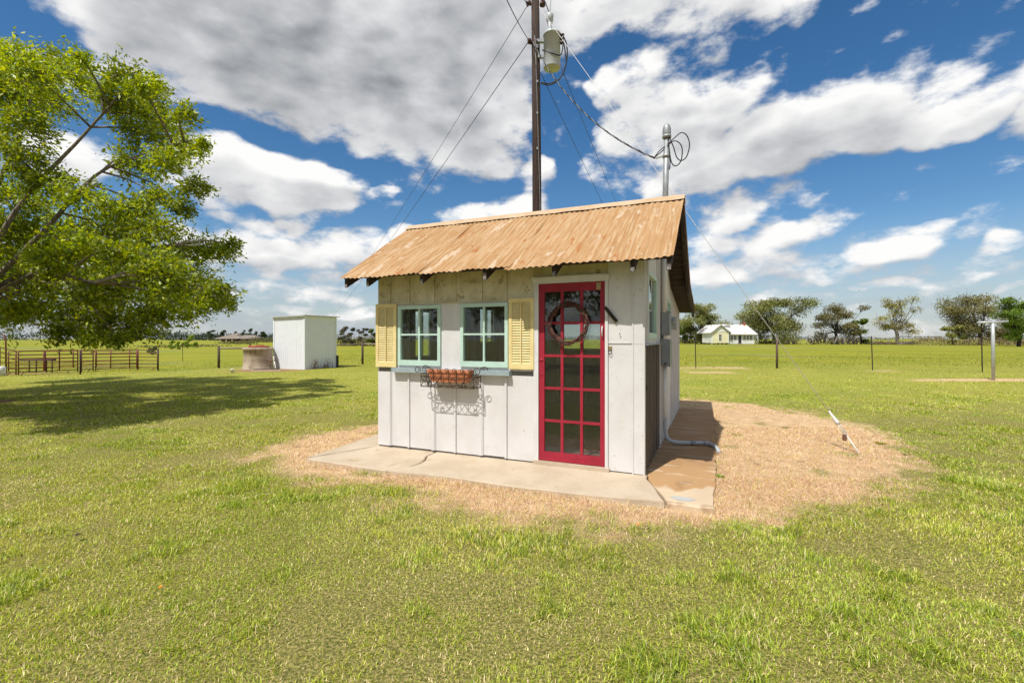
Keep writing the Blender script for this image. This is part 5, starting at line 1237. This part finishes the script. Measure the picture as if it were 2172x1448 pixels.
OAK = ([(.20,.215,.055), (.265,.265,.08), (.14,.165,.042), (.32,.295,.10)], [4, 3, 2.5, 1.4])
FRESH = ([(.13,.205,.028), (.18,.25,.036), (.09,.15,.022)], [4, 3, 2])
LIME = ([(.26,.36,.05), (.32,.42,.06), (.20,.29,.04)], [3, 3, 2])
YEL = ([(.31,.275,.045), (.25,.235,.05), (.19,.20,.05), (.36,.31,.06)], [4, 3, 2, 2])
GREY = ([(.13,.115,.075), (.10,.10,.055), (.16,.15,.10)], [3, 3, 2])
DARK = ([(.075,.10,.055), (.095,.12,.068), (.058,.08,.048)], [3, 3, 2])
def bg_tree(px, pyb, pyt, pw, label, pal, D=None, nc=26, dens=120, ls=1.0, bark='barkdark', shape='oak', group=None, seed=0, tw=0, name='oak_tree', trunk=.30, low=.34, up=.5):
    random.seed(seed+int(px)*7); 
    if D is None: x, y, z = gp(px, pyb)
    else: y = D; x = (px-CXP)/FOC*D; z = float(gz(x, y))
    H_ = (pyb-pyt)/FOC*y; Wd = pw/FOC*y; t = thing(name, label, 'tree', (x, y, z), 0, group)
    rr = Wd/2; cs = []; nl = max(5, nc//3); lobes = []
    for k in range(nl):
        a = 2*math.pi*(k+random.uniform(-.3, .3))/nl*1.62; u = ((k*.618+.13) % 1)+random.uniform(-.08, .08); h = max(low*.6, min(.93, low*.6+(.93-low*.6)*u))
        prof = math.sqrt(max(.05, 1-((h-.50)/.52)**2)) if shape == 'oak' else math.sqrt(max(.08, 1-((h-.56)/.46)**2))
        q = random.uniform(.45, .80); lobes.append((Vector((rr*q*prof*math.cos(a), rr*.7*q*prof*math.sin(a), H_*h)), Wd*random.uniform(.10, .17)))
    for k in range(nc):
        lc, lr = lobes[k % nl]; d = Vector((random.gauss(0, 1), random.gauss(0, .8), random.gauss(0, .62))); cr = Wd*random.uniform(.10, .155)
        c = lc+d*lr*.85; c.z = min(max(c.z, H_*low*.55), H_-cr*.5); c.x = max(-rr+cr, min(rr-cr, c.x)); cs.append((c, cr))
    tk = MB(); hb = H_*trunk; r0 = max(.05, H_*.032)
    tk.tube(bezier([(0,0,-.3), (r0*.5,0,hb*.5), (-r0*.4,0,hb)], 4), [r0*1.25]+[r0]*8, 8); tk.build('trunk', MT[bark], t)
    br = MB(); top = Vector((-r0*.4, 0, hb*.95)); P = []; S = []; C = []; s0 = y/468.*1.35*ls
    for c, cr in cs:
        mid = top.lerp(c, .5)+Vector((random.uniform(-.08,.08)*Wd, 0, random.uniform(-.03,.06)*H_)); p = bezier([top, mid, c], 4); n = len(p)
        br.tube(p, [r0*.28*(1-i/n)+r0*.04 for i in range(n)], 5)
        for k in range(tw): 
            dr = Vector((random.gauss(0,1), random.gauss(0,1), random.gauss(.2,.8))).normalized(); br.tube([c.lerp(mid, .3), c+dr*cr*.6, c+dr*cr*1.25+Vector((0,0,random.uniform(-.2,.3)*cr))], [r0*.13, r0*.09, r0*.04], 3, False)
        m = int(dens*3.3*random.uniform(.6, 1.3)); d = rng.normal(size=(m, 3)); d /= np.linalg.norm(d, axis=1)[:, None]; d *= (rng.uniform(0, 1, m)**.45)[:, None]*cr*np.array([1.15,1.15,.66])
        d *= (1+.12*rng.normal(size=(m, 1)))
        P.append(np.array(c)+d); S.append(rng.uniform(.7, 1.4, m)*s0); C.append(palette(m, *pal, .25, random.uniform(.75, 1.25)))
    br.build('limbs', MT[bark], t)
    leaf_mesh('crown', np.concatenate(P), np.concatenate(S), np.concatenate(C), t, LEAF_FAR, up, .62)
    return t
OG = None
bg_tree(1487, 728.5, 645, 108, 'dark oak partly hidden behind the shed roof corner, left of the farmhouse', OAK, 132, 30, 130, seed=1, low=.22)
bg_tree(1452, 729, 682, 46, 'low green tree between the shed and the oak by the farmhouse', FRESH, 138, 14, 110, seed=2, low=.15, shape='round', name='broadleaf_tree')
bg_tree(1640, 729.5, 632, 148, 'broad oak with three domed lobes standing right behind the farmhouse', OAK, 128, 50, 125, seed=3, low=.24)
bg_tree(1773, 728.5, 641, 104, 'gnarled sparse oak above the dead branch pile', ([(.21,.185,.08), (.165,.16,.06), (.26,.225,.10), (.12,.115,.04)], [3,3,2,2]), 124, 30, 85, seed=14, tw=4, low=.30, ls=.9)
bg_tree(1826, 728, 671, 52, 'bright green bushy tree touching the gnarled oak', FRESH, 126, 16, 120, seed=5, low=.12, shape='round', name='broadleaf_tree')
bg_tree(1902, 727, 628, 104, 'half bare tree with grey limbs and yellow green leaves', YEL, 136, 20, 60, seed=6, bark='barkgrey', tw=8, low=.35, name='elm_tree', ls=.85)
bg_tree(2078, 731, 625, 160, 'wide olive oak behind the clothesline pole', ([(.22,.195,.075), (.17,.165,.055), (.27,.235,.095), (.12,.125,.038)], [3,3,2,2]), 112, 44, 120, seed=7, low=.26, tw=2)
bg_tree(2020, 730, 688, 52, 'small olive oak limb clump left of the wide oak', OAK, 110, 9, 90, seed=8, low=.5)
bg_tree(2160, 735, 632, 110, 'fresh green tree at the right edge of the picture', FRESH, 88, 30, 130, seed=9, low=.30, shape='round', name='broadleaf_tree', tw=2)
bg_tree(2235, 735, 640, 90, 'fresh green tree just beyond the right edge', FRESH, 90, 18, 110, seed=19, low=.3, shape='round', name='broadleaf_tree')
# left side
for k, (px, pyb, pyt, pw, pal, lb, D) in enumerate([
        (447, 722, 699, 24, DARK, 'dark round tree left of the far brick house', 330), (472, 722, 700, 18, DARK, 'dark tree behind the left end of the far brick house', 340),
        (498, 721, 701.5, 12, DARK, 'small dark tree above the ridge of the far brick house', 350), (515, 721, 699, 12, DARK, 'slim dark tree right of the far house ridge', 345),
        (531, 722, 697, 16, DARK, 'tall dark tree over the right wing of the far brick house', 340), (541, 722, 703, 14, DARK, 'dark tree at the right end of the far brick house', 335),
        (557, 722, 703, 20, DARK, 'dark tree beside the cistern skyline', 330)]):
    bg_tree(px, pyb, pyt, pw, lb, pal, D, 10, 45, seed=30+k, shape='round', name='distant_tree', low=.3, group='trees round the far brick house')
for k, (px, pyb, pyt, pw, pal, lb, D) in enumerate([
        (363, 734, 716, 15, LIME, 'left one of two small bright green saplings in the left pasture', 92), (377, 736, 720, 12, LIME, 'right one of two small bright green saplings in the left pasture', 92),
        (397, 735, 708, 22, LIME, 'bushy bright green tree next to the thin pasture post', 100), (322, 741, 724, 22, ([(.12,.16,.05), (.16,.19,.07)], [1,1]), 'pale green bush just right of the corral', 62),
        (412, 732, 722, 14, LIME, 'low green bush right of the bushy pasture tree', 110)]):
    bg_tree(px, pyb, pyt, pw, lb, pal, D, 14, 70, seed=50+k, shape='round', name='sapling', low=.14, trunk=.16)
for k, (px, pyb, pyt, pw, pal, lb, D, tw, nc, bk) in enumerate([
        (727, 727, 686, 34, GREY, 'bare grey tree nearest the well house', 120, 9, 12, 'barkgrey'), (744, 727, 690, 26, ([(.07,.09,.03), (.10,.10,.05)], [1,1]), 'dark tree behind the bare grey tree', 128, 4, 14, 'barkdark'),
        (768, 727, 689, 30, GREY, 'half bare thorn tree behind the middle fence post', 118, 8, 12, 'barkgrey'), (792, 727, 690, 30, ([(.13,.17,.04), (.10,.13,.03)], [1,1]), 'leafy green tree right beside the shed wall', 116, 2, 18, 'barkdark'),
        (815, 727, 694, 34, ([(.13,.17,.04), (.10,.13,.03)], [1,1]), 'green tree mostly hidden behind the shed', 118, 2, 14, 'barkdark')]):
    bg_tree(px, pyb, pyt, pw, lb, pal, D, nc, 70, seed=60+k, shape='round', name='scrub_tree', low=.14, tw=tw, bark=bk, trunk=.18, ls=.8)
# trees behind the photographer, seen only as dark shapes in the panes
for k, (x, y, h, w) in enumerate(((-19, -3.5, 9, 10), (-15.5, -9, 9, 9), (-10.5, -13, 9, 11))):
    random.seed(80+k); t = thing('reflected_tree', ['left', 'middle', 'right'][k]+' one of the trees reflected in the window panes', 'tree', (x, y, 0), 0, 'trees behind the photographer')
    MB().tube([(0,0,-.2), (.1,0,h*.2), (0,.1,h*.36)], [.34,.28,.24], 10).build('trunk', MT['barkdark'], t); lm = MB(); P = []; S = []; C = []
    for q in range(24):
        a = random.uniform(0, 6.28); hh = random.uniform(.28, 1); pr = math.sqrt(max(.05, 1-((hh-.55)/.5)**2))*random.uniform(.3, .85); c = Vector((w/2*pr*math.cos(a), w/2*pr*math.sin(a), h*hh*.93)); lm.tube([(0,.1,h*.34), tuple(c*.5+Vector((0,0,h*.22))), tuple(c)], [.12,.08,.03], 5)
        m = 170; d = rng.normal(size=(m, 3)); d /= np.linalg.norm(d, axis=1)[:, None]; P.append(np.array(c)+d*(rng.uniform(0, 1, m)**.5)[:, None]*np.array([1.5,1.5,1.0])); S.append(rng.uniform(.22, .42, m)); C.append(palette(m, *OAK))
    lm.build('limbs', MT['barkdark'], t); leaf_mesh('crown', np.concatenate(P), np.concatenate(S), np.concatenate(C), t, LEAF_FAR)

# ---------------------------------------------------------------- brush, hedge lines, far woods
def brush(name, label, segs, n, hgt, pal, ls, k='stuff', cat='brush'):
    P = []; S = []; C = []
    for (a, b, wdt, hs) in segs:
        m = int(n*hs); u = rng.random(m); q = vnoise(u*23+a[0], u*0+a[1], 4)
        x = a[0]+(b[0]-a[0])*u+rng.normal(0, wdt, m)*.6; y = a[1]+(b[1]-a[1])*u+rng.normal(0, wdt, m); z = rng.random(m)**.8*hgt*hs*(.45+.8*q)
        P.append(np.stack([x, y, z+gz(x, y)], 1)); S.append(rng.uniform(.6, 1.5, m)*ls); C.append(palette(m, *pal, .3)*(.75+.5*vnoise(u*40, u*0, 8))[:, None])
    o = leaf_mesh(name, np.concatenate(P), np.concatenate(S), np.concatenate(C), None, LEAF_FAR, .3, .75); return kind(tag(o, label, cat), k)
def W_(px, D): return ((px-CXP)/FOC*D, D)
brush('brush', 'brown weedy brush along the far fence at right', [(W_(1930,112), W_(2172,104), 1.0, 1.0), (W_(2172,104), W_(2320,98), 1.0, 1.0), (W_(1850,120), W_(1930,116), .8, .55)], 3600, 1.7, ([(.24,.17,.105), (.30,.22,.14), (.19,.165,.075), (.16,.18,.06)], [3,2.5,2,1.2]), .22)
brush('brush', 'dark scrub under the oaks behind the farmhouse', [(W_(1440,136), W_(1505,134), .8, 1.0), (W_(1612,132), W_(1668,130), .8, .8)], 1500, 1.5, ([(.10,.12,.04), (.15,.135,.08), (.12,.095,.065)], [2,2,2]), .25)
brush('brush', 'brown scrub behind the pipe fence left of the shed', [(W_(690,124), W_(830,122), 1.0, 1.0)], 2600, 3.4, ([(.13,.10,.065), (.11,.12,.045), (.16,.13,.08)], [3,3,2]), .30)
brush('brush', 'low reeds and bushes in the dip below the far brick house', [(W_(470,150), W_(540,146), 1.2, .5), (W_(300,105), W_(455,115), 4.5, .3), (W_(540,200), W_(580,190), 2, 1.0)], 1500, 1.7, ([(.14,.15,.05), (.17,.15,.07), (.10,.085,.045)], [3,2,2]), .36)
brush('far_woods', 'dark far off woods along the left horizon', [(W_(-250,420), W_(320,430), 4, 1.0), (W_(320,430), W_(470,440), 4, .75), (W_(440,380), W_(600,385), 4, .55)], 3200, 9.5, ([(.050,.075,.045), (.065,.09,.050), (.042,.062,.040)], [3,2,2]), 1.25, cat='woods')
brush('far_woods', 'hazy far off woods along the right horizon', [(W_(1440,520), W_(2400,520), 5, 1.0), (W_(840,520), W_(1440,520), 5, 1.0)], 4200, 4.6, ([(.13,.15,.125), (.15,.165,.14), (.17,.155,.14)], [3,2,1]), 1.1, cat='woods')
# dead branch piles and leaning sheet
def deadpile(px0, px1, D, n, h, label):
    x0, x1 = W_(px0, D)[0], W_(px1, D)[0]; t = thing('dead_branch_pile', label, 'branch pile', ((x0+x1)/2, D, 0)); hw = (x1-x0)/2; m = MB(); random.seed(px0)
    for k in range(n):
        x = random.uniform(-hw, hw); l = random.uniform(1.0, 3.2); a = random.uniform(-.9, .9); z0 = random.uniform(0, h*.3)
        p = [Vector((x, random.uniform(-.8,.8), z0)), Vector((x+l*.5*math.sin(a), random.uniform(-.8,.8), z0+h*.6*random.random()+.3)), Vector((x+l*math.sin(a), random.uniform(-.8,.8), min(h, z0+abs(l*math.cos(a))*.6)))]
        m.tube(bezier(p, 3), [.11,.10,.09,.07,.06,.05,.03], 5)
    m.build('branches', MT['deadwood'], t)
deadpile(1716, 1790, 119, 70, 2.2, 'dark dead branch pile under the gnarled oak'); deadpile(1792, 1822, 120, 34, 1.9, 'dead branch pile between the gnarled oak and the bright bushy tree'); deadpile(1662, 1688, 121, 16, 1.1, 'low dead branch heap right of the farmhouse')
# far fence line posts along the field edge
for k, (px, h, ln, lb) in enumerate(((1697, 1.6, 0, 'beneath the gap between two oaks'), (1711, 1.5, 0, 'left of the dead branch pile'), (1724, 1.6, .05, 'at the left end of the dead branch pile'), (1754, 1.6, 0, 'before the dead branch pile'), (1768, 1.7, .9, 'leaning on the dead branch pile'), (1792, 1.6, 0, 'at the right end of the dead branch pile'), (1852, 1.7, 0, 'behind the steel post right of the guy wire'), (1884, 1.8, .0, 'left of the grey half bare tree'), (1945, 1.9, .1, 'above the grey tin sheet'), (2054, 1.8, .35, 'leaning in the brown brush'))):
    x, y = W_(px, 116); o = MB().tube([(0,0,-.1), (ln*.5,0,h*.5), (ln,0,h)], .10, 7).build('far_post', MT['greypost']); o.location = (x, y, 0); tag(o, 'bleached far fence post '+lb, 'fence post', 'far fence posts')
x, y = W_(1908, 114); o = MB().hexa([(0,0,.05), (4.1,.4,.45), (4.1,1.2,.5), (0,.8,.1), (0,0,.2), (4.1,.4,.95), (4.1,1.2,1.0), (0,.8,.25)]).build('fallen_log', MT['barkgrey']); o.location = (x, y, 0); tag(o, 'pale fallen log lying at the far field edge', 'log')
x, y, z = at(1822, 616, 60.); bd = MB().add([(0,0,0), (.28,.1,.10), (.55,.25,.02), (.25,-.12,.0), (-.28,.1,.12), (-.55,.25,.04), (-.25,-.12,.0), (0,-.3,-.02), (0,.35,-.02), (0,0,-.09)], [(0,1,3), (1,2,3), (0,6,4), (4,6,5), (7,3,0), (7,0,6), (0,8,1), (0,4,8), (7,9,3), (9,8,3), (7,6,9), (6,8,9)]).build('bird', MT['black']); bd.location = (x, y, z); bd.scale = (.36, .36, .36); tag(bd, 'tiny dark bird flying above the far trees on the right', 'bird')
